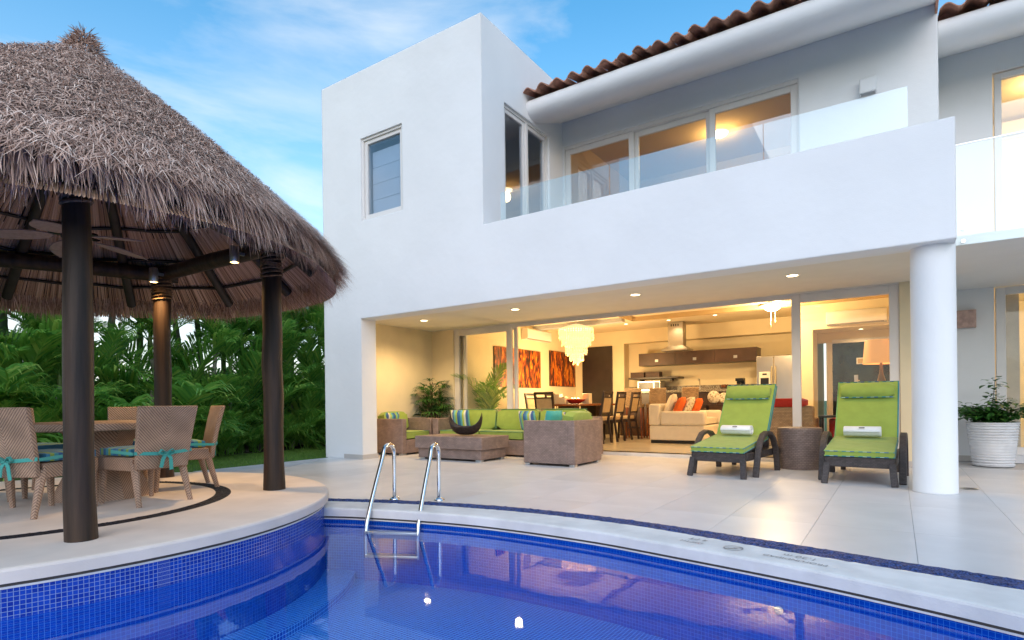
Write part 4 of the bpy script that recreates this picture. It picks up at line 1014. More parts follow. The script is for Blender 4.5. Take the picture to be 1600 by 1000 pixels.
# coffee table with bowl
t_ = thing('coffee_table', 'low rectangular brown wicker coffee table on the terrace', 'coffee table', (-6.66,8.25,0)); wicker_feet(t_,-.72,.72,-.37,.37)
pbox('base', WICK, t_, -.725,.725,-.375,.375,.035,.205,.008); pbox('top', WICK, t_, -.77,.77,-.42,.42,.207,.43,.010)
m = MB(); n_, K = 24, 7; vs_, fs_ = [], []
for side in (0,1):
    for i in range(n_+1):
        u = 2*i/n_-1
        for j in range(K+1):
            v = 2*j/K-1; rx_ = .30*math.sin(u*PI/2*.98); wv = .15*math.cos(u*PI/2*.96)**.8
            zz = .02+.30*abs(u)**2.6+ (.10+.05*(1-abs(u)))*(v*v) - .0
            x = rx_*(1+.1*abs(u)); y = v*wv
            if side: zz += .016+.004*(1-abs(v)); y *= .93
            vs_.append((x,y,zz))
N_ = (n_+1)*(K+1)
for s2 in (0,1):
    for i in range(n_):
        for j in range(K):
            a = s2*N_+i*(K+1)+j; fs_.append((a,a+1,a+K+2,a+K+1))
for i in range(n_):
    for j in (0,K): a = i*(K+1)+j; fs_.append((a,a+K+1,a+K+1+N_,a+N_))
for i in (0,n_):
    for j in range(K): a = i*(K+1)+j; fs_.append((a,a+1,a+1+N_,a+N_))
m.add(vs_, fs_)
o = m.build('crescent_bowl', M('bowl_wood', (.040,.026,.021), .55, var=.3, vs_=20, bump=.4, bs=60), smooth=True); o.location = (-6.48,8.15,.425); o.rotation_euler = (0,0,R(12))
tag(o, 'dark carved crescent shaped bowl on the wicker coffee table', 'bowl')

# ------------------------------------------------------------------ sun loungers, drum table, towels
def lounger(x, y, rz, lab):
    """foot end towards -Y"""
    t_ = thing('sun_lounger', lab, 'sun lounger', (x,y,0), rz, 'sun loungers'); W = .75; L_ = 1.85
    f = MB(); f.box(-W/2+.02,W/2-.02,0,.05,.20,.32)
    for sx in (-1,1): f.box(sx*(W/2-.03)-.025, sx*(W/2-.03)+.025, .05, L_-.25, .22,.32)
    f.box(-W/2+.05,W/2-.05,.05,L_-.25,.285,.315); f.box(-W/2+.02,W/2-.02,L_-.25,L_-.20,.20,.32); f.build('frame', WICKD, t_, bevel=.008)
    for sx in (-1,1):
        MB().bar([(sx*(W/2-.045),.0,.25),(sx*(W/2-.02),-.055,0)], .07, .055, side=(0,1,0)).build('leg', WICKD, t_, bevel=.006)
        # bent arm: from the front leg sweeping up and down to the rear leg
        xa = sx*(W/2+.045); ctrl = [(-.05,0),(.02,.16),(.10,.32),(.20,.44),(.36,.53),(.55,.555),(.74,.52),(.87,.42),(.95,.28),(1.0,.12),(1.03,0)]
        ctrl = [(.22,0.0),(.27,.16),(.33,.32),(.42,.45),(.54,.535),(.70,.565),(.88,.54),(1.02,.46),(1.12,.33),(1.18,.16),(1.21,0)]
        MB().bar([(xa,a,z) for a,z in ctrl], .05, .075, side=(1,0,0)).build('arm', WICKD, t_, bevel=.008)
        MB().bar([(sx*(W/2-.05),L_-.30,.26),(sx*(W/2-.05),L_-.24,0)], .06, .05, side=(0,1,0)).build('leg', WICKD, t_)
    ba = R(57); by, bz = 1.00, .43; c_, s_ = math.cos(ba), math.sin(ba)
    MB().box(-W/2+.03,W/2-.03,0,.85,-.045,-.005,TR(0,by,bz,ba)).build('back_frame', WICKD, t_, bevel=.008)
    MB().bar([(0,by+.42,.25),(0,by+.62*c_+.06,bz+.62*s_-.09)], .03, .5, side=(1,0,0)).build('back_strut', WICKD, t_)
    ms = TR(0,-.02,.318,R(7))
    cu = cushion(W-.03,1.06,.085,.25,10,ms@TR(0,.52,0)).build('seat_cushion', GREEN, t_, smooth=True)
    for z in (.014,.072): MB().tube(rim_pts(W-.04,1.05,z,ms@TR(0,.52,0)), .0055, 5, caps=False).build('piping', PIPE, cu)
    MB().box(-W/2+.04,W/2-.04,.01,1.04,-.035,-.004,ms).build('seat_deck', WICKD, t_)
    mt = TR(0,by+.02,bz+.02,ba)
    cu = cushion(W-.04,.90,.085,.25,10,mt@TR(0,.45,-.0)).build('back_cushion', GREEN, t_, smooth=True)
    MB().tube(rim_pts(W-.05,.89,.075,mt@TR(0,.45,0)), .009, 5, caps=False).build('piping', PIPE, cu)
    MB().tube(rim_pts(W-.05,.89,.012,mt@TR(0,.45,0)), .009, 5, caps=False).build('piping', PIPE, cu)
    hp = MB(); vs_, fs_ = [], []; n_ = 12; K = 10
    for i in range(K+1):
        u = 2*i/K-1; r_ = .10*(1-abs(u)**6*.35)
        for j in range(n_): a = 2*PI*j/n_; vs_.append((u*.31, .73+r_*1.15*math.cos(a), .12+r_*.72*math.sin(a)))
    for i in range(K):
        for j in range(n_): a, b_ = i*n_+j, i*n_+(j+1)%n_; fs_.append((a,b_,b_+n_,a+n_))
    fs_ += [tuple(range(n_)), tuple(range(K*n_,(K+1)*n_))]
    hp.add([mt@Vector(q) for q in vs_], fs_); h_ = hp.build('neck_pillow', GREEN, t_, smooth=True)
    MB().tube([mt@Vector(q) for q in ((-.31,.615,.12),(.31,.615,.12))], .008, 5).build('piping', PIPE, h_)
    return t_
lounger(-1.975,7.80,R(-6),'sun lounger with lime green pad nearest the white sofa'); lounger(-.375,7.86,R(-2),'sun lounger with lime green pad beside the white column')
def towel(x, y, z, rz, lab):
    t_ = thing('rolled_towel', lab, 'towel', (x,y,z), rz, 'rolled towels')
    m = MB(); K = 40; pts = []
    for k in range(K+1):
        a = k/K*2*PI*2.6; r_ = .030+.055*k/K; pts.append((r_*1.08*math.cos(a-.6), r_*.78*math.sin(a-.6)))
    Lh = .205
    m.ribbon([(-Lh,p,q) for p,q in pts], [(Lh,p,q) for p,q in pts])
    o = m.build('roll', TOWEL, t_, smooth=True); md = o.modifiers.new('thick','SOLIDIFY'); md.thickness = .016; md.offset = 0
    b_ = o.modifiers.new('round','BEVEL'); b_.width = .004; b_.segments = 1
    MB().box(-.032,.032,-.102,-.1005,.0,.018,TR(0,0,.0,R(-28))).build('label_patch', MARKG, t_)
    return t_
towel(-1.90,8.60,.585,R(-6),'rolled white towel on the lounger nearest the white sofa'); towel(-.37,8.66,.585,R(-2),'rolled white towel on the lounger beside the white column')
t_ = thing('drum_table', 'round brown wicker drum side table between the two loungers', 'side table', (-1.19,9.35,0))
o = MB().lathe([(.0,.0),(.265,.0),(.272,.02),(.292,.30),(.298,.52),(.30,.545),(.30,.585)], 40, cap=False).build('drum', WICKT, t_, smooth=True)
arc_uv(o, lambda co: ((math.atan2(co.y,co.x))*.29, co.z))
MB().lathe([(.30,.586),(.29,.602),(.0,.604)], 40, cap=False).build('top', WICKT, t_, smooth=True)

# ------------------------------------------------------------------ pots and plants
def leafy(mb, p, d, L_, w, rr, fold=.15, droop=.2):
    up_ = Vector((0,0,1)); sd = d.cross(up_); sd = sd.normalized() if sd.length > 1e-3 else Vector((1,0,0)); nr = sd.cross(d).normalized()
    mb.col = min(1,max(0,rr.gauss(.5,.2)))
    a = p; b1 = p+d*L_*.35; c1 = p+d*L_*.7-up_*droop*L_*.3; e = p+d*L_-up_*droop*L_
    mb.add([a, b1+sd*w+nr*fold*w, b1-nr*0, b1-sd*w+nr*fold*w, c1+sd*w*.8+nr*fold*w, c1, c1-sd*w*.8+nr*fold*w, e], [(0,1,2),(0,2,3),(1,4,5,2),(2,5,6,3),(4,7,5),(5,7,6)])
t_ = thing('planter', 'white horizontally ribbed round planter by the right wing door', 'planter', (1.17,10.95,0))
pr = [(.0,.02),(.22,.0),(.245,.01)]; Hh = .60
for k in range(60):
    v = k/59; pr.append((.245+.058*v+(.0055*math.sin(k*PI/2.0) if k % 2 else 0)+.003*math.sin(k*1.7), .02+Hh*v))
pr += [(.315,Hh+.03),(.31,Hh+.045),(.285,Hh+.045),(.28,Hh-.02)]
MB().lathe(pr, 48, cap=False).build('pot', POTW, t_, smooth=True)
MB().lathe([(0,Hh-.02),(.285,Hh-.02)], 32, cap=False).build('soil', SOIL, t_)
rr = random.Random(8); br = MB(); lf = MB()
for k in range(17):
    a = 2*PI*k/17+rr.uniform(-.2,.2); out_ = rr.uniform(.20,.52); h_ = rr.uniform(.10,.42)
    if k == 3: out_, h_ = .10, .66
    if k in (0,1): out_, h_ = .66, .22
    p0 = Vector((rr.uniform(-.08,.08), rr.uniform(-.08,.08), Hh-.02)); p3 = Vector((math.cos(a)*out_, math.sin(a)*out_, Hh+h_)); p1 = p0+Vector((math.cos(a)*.05, math.sin(a)*.05, .18))
    pts = [p0.lerp(p1,t2).lerp(p1.lerp(p3,t2),t2) for t2 in (0,.25,.5,.75,1)]
    br.tube(pts, [.009,.008,.006,.004,.003], 5)
    for q in range(85):
        t2 = rr.uniform(.2,1); i2 = min(3,int(t2*4)); p = pts[i2].lerp(pts[i2+1], t2*4-i2)+Vector((rr.gauss(0,.05),rr.gauss(0,.05),rr.gauss(0,.035)))
        aa = rr.uniform(0,2*PI); d = Vector((math.cos(aa),math.sin(aa),rr.uniform(-.35,.5))).normalized()
        leafy(lf, p, d, rr.uniform(.07,.14), rr.uniform(.022,.040), rr)
o = thing('potted_shrub', 'leafy green shrub growing in the white ribbed planter', 'shrub', (1.17,10.95,0)); br.build('stem', M('shrub_stem', (.10,.08,.05), .8), o); lf.build('foliage', LEAF2, o, recalc=False)
# lady palm behind the sofa
t_ = thing('lady_palm', 'dark green lady palm with fan leaves in the terrace corner', 'palm', (-8.66,9.72,0))
MB().lathe([(0,0),(.20,0),(.25,.42),(.26,.44),(.23,.44),(.22,.38),(0,.38)], 28, cap=False).build('pot', POTD, t_, smooth=True)
st = MB(); lf = MB(); rr = random.Random(15)
for k in range(15):
    a = rr.uniform(0,2*PI); b0 = Vector((rr.uniform(-.10,.10), rr.uniform(-.10,.10), .36)); hgt = rr.uniform(.85,1.55); tp = b0+Vector((math.cos(a)*.10, math.sin(a)*.10, hgt-.36)); st.tube([b0, b0.lerp(tp,.5)+Vector((.01,0,0)), tp], [.013,.011,.008], 6)
    for q in range(6):
        a2 = a+rr.uniform(-2.2,2.2); el = rr.uniform(-.1,.95); base = tp.lerp(b0, rr.uniform(0,.45)); d = Vector((math.cos(a2)*math.cos(el), math.sin(a2)*math.cos(el), math.sin(el))); hub = base+d*rr.uniform(.14,.30); st.tube([base,hub], .004, 4)
        sd = d.cross(Vector((0,0,1))).normalized()
        for f_ in range(8):
            fa = R(-80+160*f_/7)+rr.uniform(-.08,.08); dd_ = (d*math.cos(fa)+sd*math.sin(fa)+Vector((0,0,.1))).normalized(); leafy(lf, hub, dd_, rr.uniform(.20,.30), .016, rr, droop=.35)
    st.col = .5
st.build('stem', M('lady_palm_stem', (.09,.075,.04), .8), t_); lf.build('foliage', LEAF2, t_, recalc=False)
# tall palm inside the left pane
t_ = thing('indoor_palm', 'thin feathery palm standing indoors behind the left glass door', 'palm', (-7.95,10.85,.06))
MB().lathe([(0,0),(.17,0),(.21,.36),(.19,.37),(.18,.32),(0,.32)], 24, cap=False).build('pot', POTD, t_, smooth=True)
rr = random.Random(31)
for k in range(10):
    a = 2*PI*k/10+rr.uniform(-.3,.3); f_ = ob('frond', FR[(k*2)%5], t_, loc=(.03*math.cos(a),.03*math.sin(a),.50), rot=(0,rr.uniform(-R(34),-R(12)),a)); q = rr.uniform(.85,1.3) if k != 4 else 1.6; f_.scale = (q,q,q)
    if k == 4: f_.rotation_euler = (0,-R(38),R(150))

# ------------------------------------------------------------------ lamps
def lamp_light(parent, kind, e, col, loc, size=.05, spot=120, blend=.7):
    ld = bpy.data.lights.new('bulb', kind); ld.energy = e; ld.color = col
    if kind == 'SPOT': ld.spot_size = R(spot); ld.spot_blend = blend
    ld.shadow_soft_size = size
    lo = bpy.data.objects.new('light_bulb', ld); C.objects.link(lo); lo.parent = parent; lo.location = loc; return lo
WARM = (1.0,.68,.33)
def downlight(x, y, z, lab, e, group, r_=.085, spot=150):
    t_ = thing('downlight', lab, 'downlight', (x,y,z), group=group)
    MB().lathe([(r_*.82,-.002),(r_*.9,-.010),(r_*1.12,-.006),(r_*1.15,.0)], 28, cap=False).build('trim_ring', ACW, t_, smooth=True)
    MB().lathe([(0,-.003),(r_*.84,-.003)], 28, cap=False).build('diffuser', BULB, t_)
    lamp_light(t_, 'SPOT', e, WARM, (0,0,-.03), .06, spot)
for i, x in enumerate((-7.96,-5.74,-3.44,-1.17)):
    downlight(x, 8.70, 2.719, 'recessed terrace ceiling downlight, %s from the left' % ('first','second','third','fourth')[i], (75,34,30,28)[i], 'terrace ceiling downlights')
for i, (x, y) in enumerate(((-5.98,14.43),(-4.83,14.46),(-3.64,14.33))):
    downlight(x, y, ZC-.001, ('small kitchen ceiling downlight left of the steel hood','small kitchen ceiling downlight just above the steel hood','small kitchen ceiling downlight right of the steel hood')[i], 40, 'kitchen ceiling downlights', .06)
downlight(-.62, 14.5, 2.529, 'small downlight over the dark glass garden door', 5, None, .06)
# shell chandelier
t_ = thing('shell_chandelier', 'glowing tiered capiz shell chandelier above the indoor dining table', 'chandelier', (-6.68,12.9,1.98))
MB().tube([(0,0,1.0),(0,0,ZC-1.98)], .008, 6).build('cord', ACW, t_); MB().lathe([(0,1.01),(.10,1.0),(.22,.965),(.40,.90),(.43,.885),(.42,.875),(0,.875)], 36, cap=False).build('canopy', emit('chandelier_canopy', (1,.80,.50), .25), t_, smooth=True)
m = MB(); rr = random.Random(6)
for (r_, zt_, zb_) in ((.43,.87,.62),(.36,.74,.44),(.27,.55,.24),(.17,.36,.08),(.08,.26,.0)):
    nn = int(2*PI*r_/.062)
    for i in range(nn):
        a = 2*PI*i/nn; z = zt_; bot = zb_+rr.uniform(-.02,.05)
        while z > bot:
            cx, cy = (r_+rr.uniform(-.008,.008))*math.cos(a), (r_+rr.uniform(-.008,.008))*math.sin(a); tw = a+rr.uniform(-.7,.7); rad = .031
            e1 = Vector((-math.sin(tw), math.cos(tw), 0)); c_ = Vector((cx,cy,z))
            m.add([c_+(e1*math.cos(q*PI/3)+Vector((0,0,1))*math.sin(q*PI/3))*rad for q in range(6)], [(0,1,2,3,4,5)]); z -= .052
o = m.build('shell_discs', CAPIZ, t_, recalc=False); o['kind'] = 'stuff'
lamp_light(t_, 'POINT', 100, (1,.68,.32), (0,0,-.42), .25)
# indoor fan light
t_ = thing('fan_light', 'indoor ceiling fan with lit glass bowl and pull chains', 'ceiling fan', (-2.14,13.0,2.95))
MB().lathe([(.03,.15),(.09,.14),(.10,.07),(.05,.04)], 20).build('motor', ACW, t_, smooth=True)
MB().lathe([(.15,.03),(.165,.015),(.15,-.03),(.10,-.06),(0,-.075)], 28, cap=False).build('glass_bowl', BULB, t_, smooth=True)
for dx, L_ in ((-.03,.34),(.06,.26)): m = MB().tube([(dx,.02,-.05),(dx,.02,-L_)], .004, 5); m.tube([(dx,.02,-L_),(dx,.02,-L_-.05)], [.012,.006], 8); m.build('pull_chain', CANDLE, t_)
for k in range(4): a = PI/2*k+.6; MB().box(.12,.62,-.06,.06,.095,.103,TR(0,0,0,0,0,a)).build('blade', ACW, t_, bevel=.004)
lamp_light(t_, 'POINT', 85, WARM, (0,0,-.16), .15)
# table lamp by the right pane
t_ = thing('table_lamp', 'table lamp with wide tan drum shade behind the right glass door', 'lamp', (-.22,12.2,.86))
MB().lathe([(.10,0),(.10,.03),(.04,.06),(.05,.30),(.065,.48),(.03,.62),(.02,.80)], 20).build('base', M('lamp_base_bronze', (.16,.10,.05), .35, .6), t_, smooth=True)
MB().lathe([(.285,.78),(.25,1.20)], 36, cap=False).build('lamp_shade', LAMPSH, t_, smooth=True)
lamp_light(t_, 'POINT', 4, (1,.60,.25), (0,0,.95), .08)
t_ = thing('console_table', 'dark wooden console table carrying the tan shaded lamp', 'table', (-.25,12.2,.06)); pbox('top', DARKW, t_, -.40,.36,-.22,.22,.75,.80,.006)
for x in (-.35,.31):
    for y in (-.17,.17): pbox('leg', DARKW, t_, x-.03,x+.03,y-.03,y+.03,0,.75)
# upstairs lamps
for (x,y,z,e,lab) in ((-2.9,11.9,6.39,20,'round lit ceiling lamp in the room behind the balcony doors'),(2.2,13.0,6.34,30,'lit ceiling lamp in the upper room of right wing'),(2.3,12.9,2.84,24,'lit ceiling lamp in the ground floor room of right wing')):
    t_ = thing('ceiling_lamp', lab, 'ceiling lamp', (x,y,z)); MB().lathe([(.17,0),(.17,-.02),(.14,-.06),(0,-.08)], 28, cap=False).build('diffuser', BULB, t_, smooth=True); MB().lathe([(.18,0),(.185,-.015),(.17,-.02)], 28, cap=False).build('rim', ACW, t_)
    lamp_light(t_, 'POINT', e, WARM, (0,0,-.2), .12)

# ------------------------------------------------------------------ indoor dining group
def paintmat(seed):
    m, n, l, p = mat0('flame_flower_painting_%d' % seed); p.inputs['Roughness'].default_value = .5
    t = n.new('ShaderNodeTexCoord'); mp_ = n.new('ShaderNodeMapping'); mp_.inputs['Location'].default_value = (seed*3.1,seed*1.7,seed*.9); mp_.inputs['Rotation'].default_value = (R(32 if seed == 1 else -20),0,0); mp_.inputs['Scale'].default_value = (1,2.8,.75)
    nz_ = n.new('ShaderNodeTexNoise'); nz_.inputs['Scale'].default_value = 3.4; nz_.inputs['Detail'].default_value = 5; nz_.inputs['Distortion'].default_value = 1.3
    rp = n.new('ShaderNodeValToRGB'); e = rp.color_ramp.elements
    while len(e) < 5: e.new(.5)
    for i, (po, c_) in enumerate(((.40,(.018,.010,.008)),(.50,(.16,.03,.008)),(.57,(.55,.11,.008)),(.64,(.80,.30,.02)),(.70,(.10,.02,.008)))): e[i].position = po; e[i].color = (*c_,1)
    l.new(t.outputs['Object'], mp_.inputs[0]); l.new(mp_.outputs[0], nz_.inputs[0]); l.new(nz_.outputs[0], rp.inputs[0]); l.new(rp.outputs[0], p.inputs['Base Color']); return m
for i, (y0,y1,z0,z1,lab) in enumerate(((11.44,13.62,1.43,2.42,'large dark painting of orange flame shaped petals, left of two'),(14.15,15.68,1.50,2.50,'dark painting of orange petals half behind the chandelier'))):
    o = thing('painting', lab, 'painting', (XL,(y0+y1)/2,(z0+z1)/2)); h_, v_ = (y1-y0)/2, (z1-z0)/2
    pbox('canvas', paintmat(i+1), o, .001,.04,-h_,h_,-v_,v_); pbox('edge', DARKW, o, .0005,.035,-h_-.006,h_+.006,-v_-.006,v_+.006)
def ac_unit(x, y, z, rz, w, lab):
    t_ = thing('air_conditioner', lab, 'air conditioner', (x,y,z), rz)   # front faces -Y locally
    m = MB().extr([(-.20,.02),(-.21,.06),(-.20,.26),(-.17,.29),(-.001,.29),(-.001,0),(-.12,0)], 'x', -w/2, w/2); m.build('body', ACW, t_, bevel=.008)
    pbox('louvre', M('ac_louvre', (.30,.27,.22), .6) if 'ac_louvre' not in bpy.data.materials else bpy.data.materials['ac_louvre'], t_, -w/2+.05,w/2-.05,-.204,-.13,.004,.018)
ac_unit(XL,13.33,2.70,R(90),1.25,'white wall air conditioner above the orange paintings'); ac_unit(-.68,14.0,2.58,0,1.08,'white wall air conditioner above the dark glass garden door'); ac_unit(1.62,14.6,6.0,0,1.0,'white air conditioner in the upper room of right wing')
t_ = thing('dark_door', 'tall dark wooden door panel at the back of dining area', 'door', (-7.47,YK,.06)); pbox('leaf', DARKP, t_, -.49,.49,-.05,-.001,0,2.62,.004); pbox('handle', STEEL, t_, .40,.42,-.10,-.055,1.0,1.16,.004)
t_ = thing('dining_table', 'reddish wood dining table below the shell chandelier', 'table', (-6.62,12.95,.06)); pbox('top', REDW, t_, -.52,.52,-1.15,1.15,.87,.92,.01)
for y in (-.6,.6): pbox('pedestal', DARKW, t_, -.22,.22,y-.14,y+.14,0,.87)
def dchair(x, y, rz, lab):
    t_ = thing('dining_chair', lab, 'chair', (x,y,.06), rz, 'indoor dining chairs'); W, D, H, T = .50, .50, .55, 1.20   # faces +Y
    pbox('seat', BEIGE, t_, -W/2+.01,W/2-.01,-D/2+.04,D/2,H-.03,H+.05,.015); pbox('seat_rail', DARKW, t_, -W/2,W/2,-D/2+.03,D/2,H-.10,H-.031)
    for sx in (-1,1):
        MB().bar([(sx*(W/2-.025),-D/2-.10,T),(sx*(W/2-.025),-D/2+.01,H),(sx*(W/2-.025),-D/2-.07,0)], .045, .045, side=(1,0,0)).build('rear_post', DARKW, t_)
        MB().bar([(sx*(W/2-.03),D/2-.03,H-.08),(sx*(W/2-.03),D/2-.02,0)], .042, .042, side=(1,0,0)).build('leg', DARKW, t_)
    yb = lambda z: -D/2+.01-.11*(z-H)/(T-H)
    for (za, zb) in ((T-.06,T),(T-.15,T-.12),(H+.13,H+.17)): MB().bar([(-W/2+.045,yb((za+zb)/2),(za+zb)/2),(W/2-.045,yb((za+zb)/2),(za+zb)/2)], .03, zb-za, side=(0,0,1)).build('back_rail', DARKW, t_)
    MB().bar([(0,yb(H+.17),H+.17),(0,yb(T-.15),T-.15)], W-.10, .035, side=(0,1,0)).build('back_pad', BEIGE, t_)
    return t_
for (x,y,a,lab) in ((-5.88,12.25,R(90),'dining chair on right side of table, nearest the terrace'),(-5.86,13.0,R(90),'dining chair on right side of table, middle of three'),(-5.84,13.85,R(90),'dining chair on right side of table, farthest from terrace'),
                    (-6.62,11.50,0,'dining chair at the near end of table with back to terrace'),(-7.35,12.3,R(-90),'dining chair on the left side of table beside glass door'),(-7.35,13.3,R(-90),'dining chair on the left side of table under the paintings')): dchair(x,y,a,lab)
for i, (x,y,w,h_) in enumerate(((-6.92,12.35,.09,.24),(-6.74,12.30,.09,.17),(-6.32,12.75,.09,.25))):
    o = MB().box(-w,w,-w,w,0,h_).build('square_candle', CANDLE, None, bevel=.008); o.location = (x,y,.981); tag(o, ('tall square ivory candle at left end of dining table','short square ivory candle at left end of dining table','square ivory candle right of the fruit bowl on dining table')[i], 'candle')
t_ = thing('fruit_bowl', 'shallow red bowl of fruit on the dining table', 'bowl', (-6.55,12.55,.981)); MB().lathe([(.0,.0),(.10,.0),(.22,.07),(.26,.11),(.245,.105),(.10,.02),(0,.015)], 28, cap=False).build('bowl', RED, t_, smooth=True)
for k, (a, c_) in enumerate(((0,(.55,.40,.03)),(2.1,(.20,.32,.03)),(4.2,(.6,.3,.03)))): m = MB().lathe([(.005,-.06),(.045,-.04),(.06,0),(.045,.04),(.005,.06)], 14); o = m.build('fruit', M('fruit_%d' % k, c_, .4), t_, smooth=True); o.location = (.09*math.cos(a),.09*math.sin(a),.09)

# ------------------------------------------------------------------ kitchen
t_ = thing('kitchen_counter', 'long dark kitchen counter with speckled granite top along back wall', 'counter', (-4.7,15.7,.06))
pbox('carcass', CABW, t_, -1.85,1.82,-.42,.44,0,1.19); pbox('worktop', GRAN, t_, -1.90,1.83,-.50,.44,1.191,1.25,.006); pbox('backsplash', GRAN, t_, -1.90,1.83,.41,.445,1.251,1.39)
for k in range(6): pbox('door_front', CABW, t_, -1.83+.605*k,-1.24+.605*k,-.438,-.421,.08,1.15,.004)
t_ = thing('wall_cabinet', 'long dark wall cabinet with three flaps and square handles', 'cabinet', (-4.52,15.62,2.03)); pbox('carcass', CABW, t_, -1.58,1.58,.02,.52,0,.35)
for k in range(3):
    f = pbox('flap', CABW, t_, -1.578+1.053*k,-.53+1.053*k,.0,.019,.004,.346,.003); x = -1.05+1.053*k; pbox('handle', ALU, f, x-.045,x+.045,-.02,-.001,.09,.165,.004)
t_ = thing('wall_shelf', 'dark floating wall shelf above the microwave', 'shelf', (-5.70,15.62,1.655)); pbox('board', DARKW, t_, -.72,.73,0,.52,0,.05,.004); pbox('bracket', DARKW, t_, -.5,-.45,.3,.52,-.06,0); pbox('bracket', DARKW, t_, .4,.45,.3,.52,-.06,0)
BSK = weave('basket_weave', (.06,.03,.02), (.10,.05,.03), 20, 30)
for k, x in enumerate((-6.17,-5.72)):
    t_ = thing('basket', ('dark woven basket at left end of wall shelf','dark woven basket right of the other on wall shelf')[k], 'basket', (x,15.80,1.706)); m = MB(); m.box(-.20,.20,-.14,-.12,0,.15); m.box(-.20,.20,.12,.14,0,.15); m.box(-.20,-.18,-.12,.12,0,.15); m.box(.18,.20,-.12,.12,0,.15); m.box(-.18,.18,-.12,.12,0,.02); m.build('body', BSK, t_); pbox('lining', BEIGE, t_, -.175,.175,-.115,.115,.09,.12)
t_ = thing('microwave', 'silver microwave oven on the granite counter under shelf', 'microwave', (-5.75,15.62,1.311)); pbox('body', STEEL, t_, -.33,.33,-.17,.22,0,.28,.008); pbox('door_glass', BLACKM, t_, -.29,.13,-.176,-.171,.04,.24); pbox('control_panel', BLACKM, t_, .16,.31,-.177,-.171,.03,.25)
t_ = thing('faucet', 'slim steel kitchen faucet on the granite counter', 'faucet', (-4.45,15.85,1.311)); MB().tube([(0,0,0),(0,0,.26),(0,-.03,.30),(0,-.10,.30),(0,-.13,.25)], .014, 8).build('spout', STEEL, t_, smooth=True); MB().lathe([(.035,0),(.03,.02),(.02,.05)], 14).build('collar', STEEL, t_)
t_ = thing('coffee_maker', 'black coffee maker near the right end of granite counter', 'coffee maker', (-3.35,15.62,1.311)); pbox('base', BLACKM, t_, -.10,.10,-.12,.12,0,.03,.005); pbox('tower', BLACKM, t_, -.10,.10,.03,.12,.03,.20,.005); pbox('head', BLACKM, t_, -.10,.10,-.12,.12,.20,.28,.01); MB().lathe([(.05,.032),(.075,.06),(.07,.13),(.05,.17)], 18).build('carafe', BLACKM, t_, smooth=True)
t_ = thing('fruit_basket', 'small wire basket of fruit left of coffee maker', 'basket', (-3.72,15.60,1.311))
m = MB()
for z, r_ in ((.01,.09),(.06,.13),(.11,.15)): m.tube([(r_*math.cos(q*PI/10), r_*math.sin(q*PI/10), z) for q in range(21)], .006, 5, caps=False)
for q in range(10): a = q*PI/5; m.tube([(.09*math.cos(a),.09*math.sin(a),.01),(.15*math.cos(a),.15*math.sin(a),.11)], .005, 4)
m.build('wire', BLACKM, t_)
for q in range(4): o = MB().lathe([(.004,-.05),(.04,-.03),(.05,0),(.04,.03),(.004,.05)], 12).build('fruit', REDW, t_, smooth=True); o.location = (.06*math.cos(q*1.57),.06*math.sin(q*1.57),.085)
t_ = thing('refrigerator', 'brushed steel two door refrigerator with water dispenser', 'refrigerator', (-2.43,15.15,.06)); pbox('body', STEEL, t_, -.44,.44,.06,.85,0,2.04,.01)
for sx in (-1,1):
    a_, b_ = ((-.44,-.046) if sx < 0 else (-.040,.44)); d_ = pbox('door', STEEL, t_, a_,b_,.0,.058,.05,2.035,.012)
    xh = -.085 if sx < 0 else -.0; MB().tube([(xh,-.055,.55),(xh,-.06,1.2),(xh,-.055,1.78)], .016, 8).build('handle', CHROME, d_, smooth=True)
    for z in (.56,1.77): MB().bar([(xh,-.055,z),(xh,.0,z)], .02, .02).build('handle_post', CHROME, d_)
pbox('dispenser', ACW, t_, -.38,-.12,-.012,-.001,1.25,1.65,.006); pbox('dispenser_recess', BLACKM, t_, -.345,-.155,-.016,-.0125,1.30,1.50,.004); pbox('dispenser_display', BLACKM, t_, -.30,-.20,-.015,-.0125,1.57,1.61)
t_ = thing('range_hood', 'brushed steel chimney range hood hanging from the ceiling', 'range hood', (-4.79,15.0,2.34)); pbox('chimney', STEEL, t_, -.20,.20,-.14,.14,.13,ZC-2.341,.006)
m = MB(); m.add([(-.34,-.27,0),(.34,-.27,0),(.34,.27,0),(-.34,.27,0),(-.34,-.27,.03),(.34,-.27,.03),(.34,.27,.03),(-.34,.27,.03),(-.20,-.14,.13),(.20,-.14,.13),(.20,.14,.13),(-.20,.14,.13)], [(3,2,1,0),(0,1,5,4),(1,2,6,5),(2,3,7,6),(3,0,4,7),(4,5,9,8),(5,6,10,9),(6,7,11,10),(7,4,8,11),(8,9,10,11)]); m.build('canopy', STEEL, t_)
for k in range(4): pbox('vent_slot', BLACKM, t_, -.12+.06*k,-.09+.06*k,-.1425,-.1402,.64,.70)
for k, (x,y,a) in enumerate(((-5.72,14.35,R(12)),(-5.18,14.42,R(30)),(-4.40,14.45,R(38)))):
    t_ = thing('bar_stool', ('woven bar stool behind the dining chairs, leftmost of three','woven bar stool left of the white sofa, middle of three','woven bar stool behind the white sofa, rightmost of three')[k], 'bar stool', (x,y,.06), a, 'bar stools at the kitchen counter')
    pbox('seat', WICKN, t_, -.22,.22,-.22,.22,.80,.90,.02); MB().bar([(0,-.20,.86),(0,-.26,1.10),(0,-.29,1.30)], .42, .05, side=(0,1,0)).build('backrest', WICKN, t_, bevel=.012)
    for sx in (-1,1):
        for sy in (-1,1): MB().bar([(sx*.18,sy*.18,.80),(sx*.20,sy*.20,0)], .042, .042, side=(1,0,0)).build('leg', REDW, t_)
    for sy in (-1,1): MB().bar([(-.19,sy*.195,.28),(.19,sy*.195,.28)], .03, .03).build('footrest', DARKW, t_)

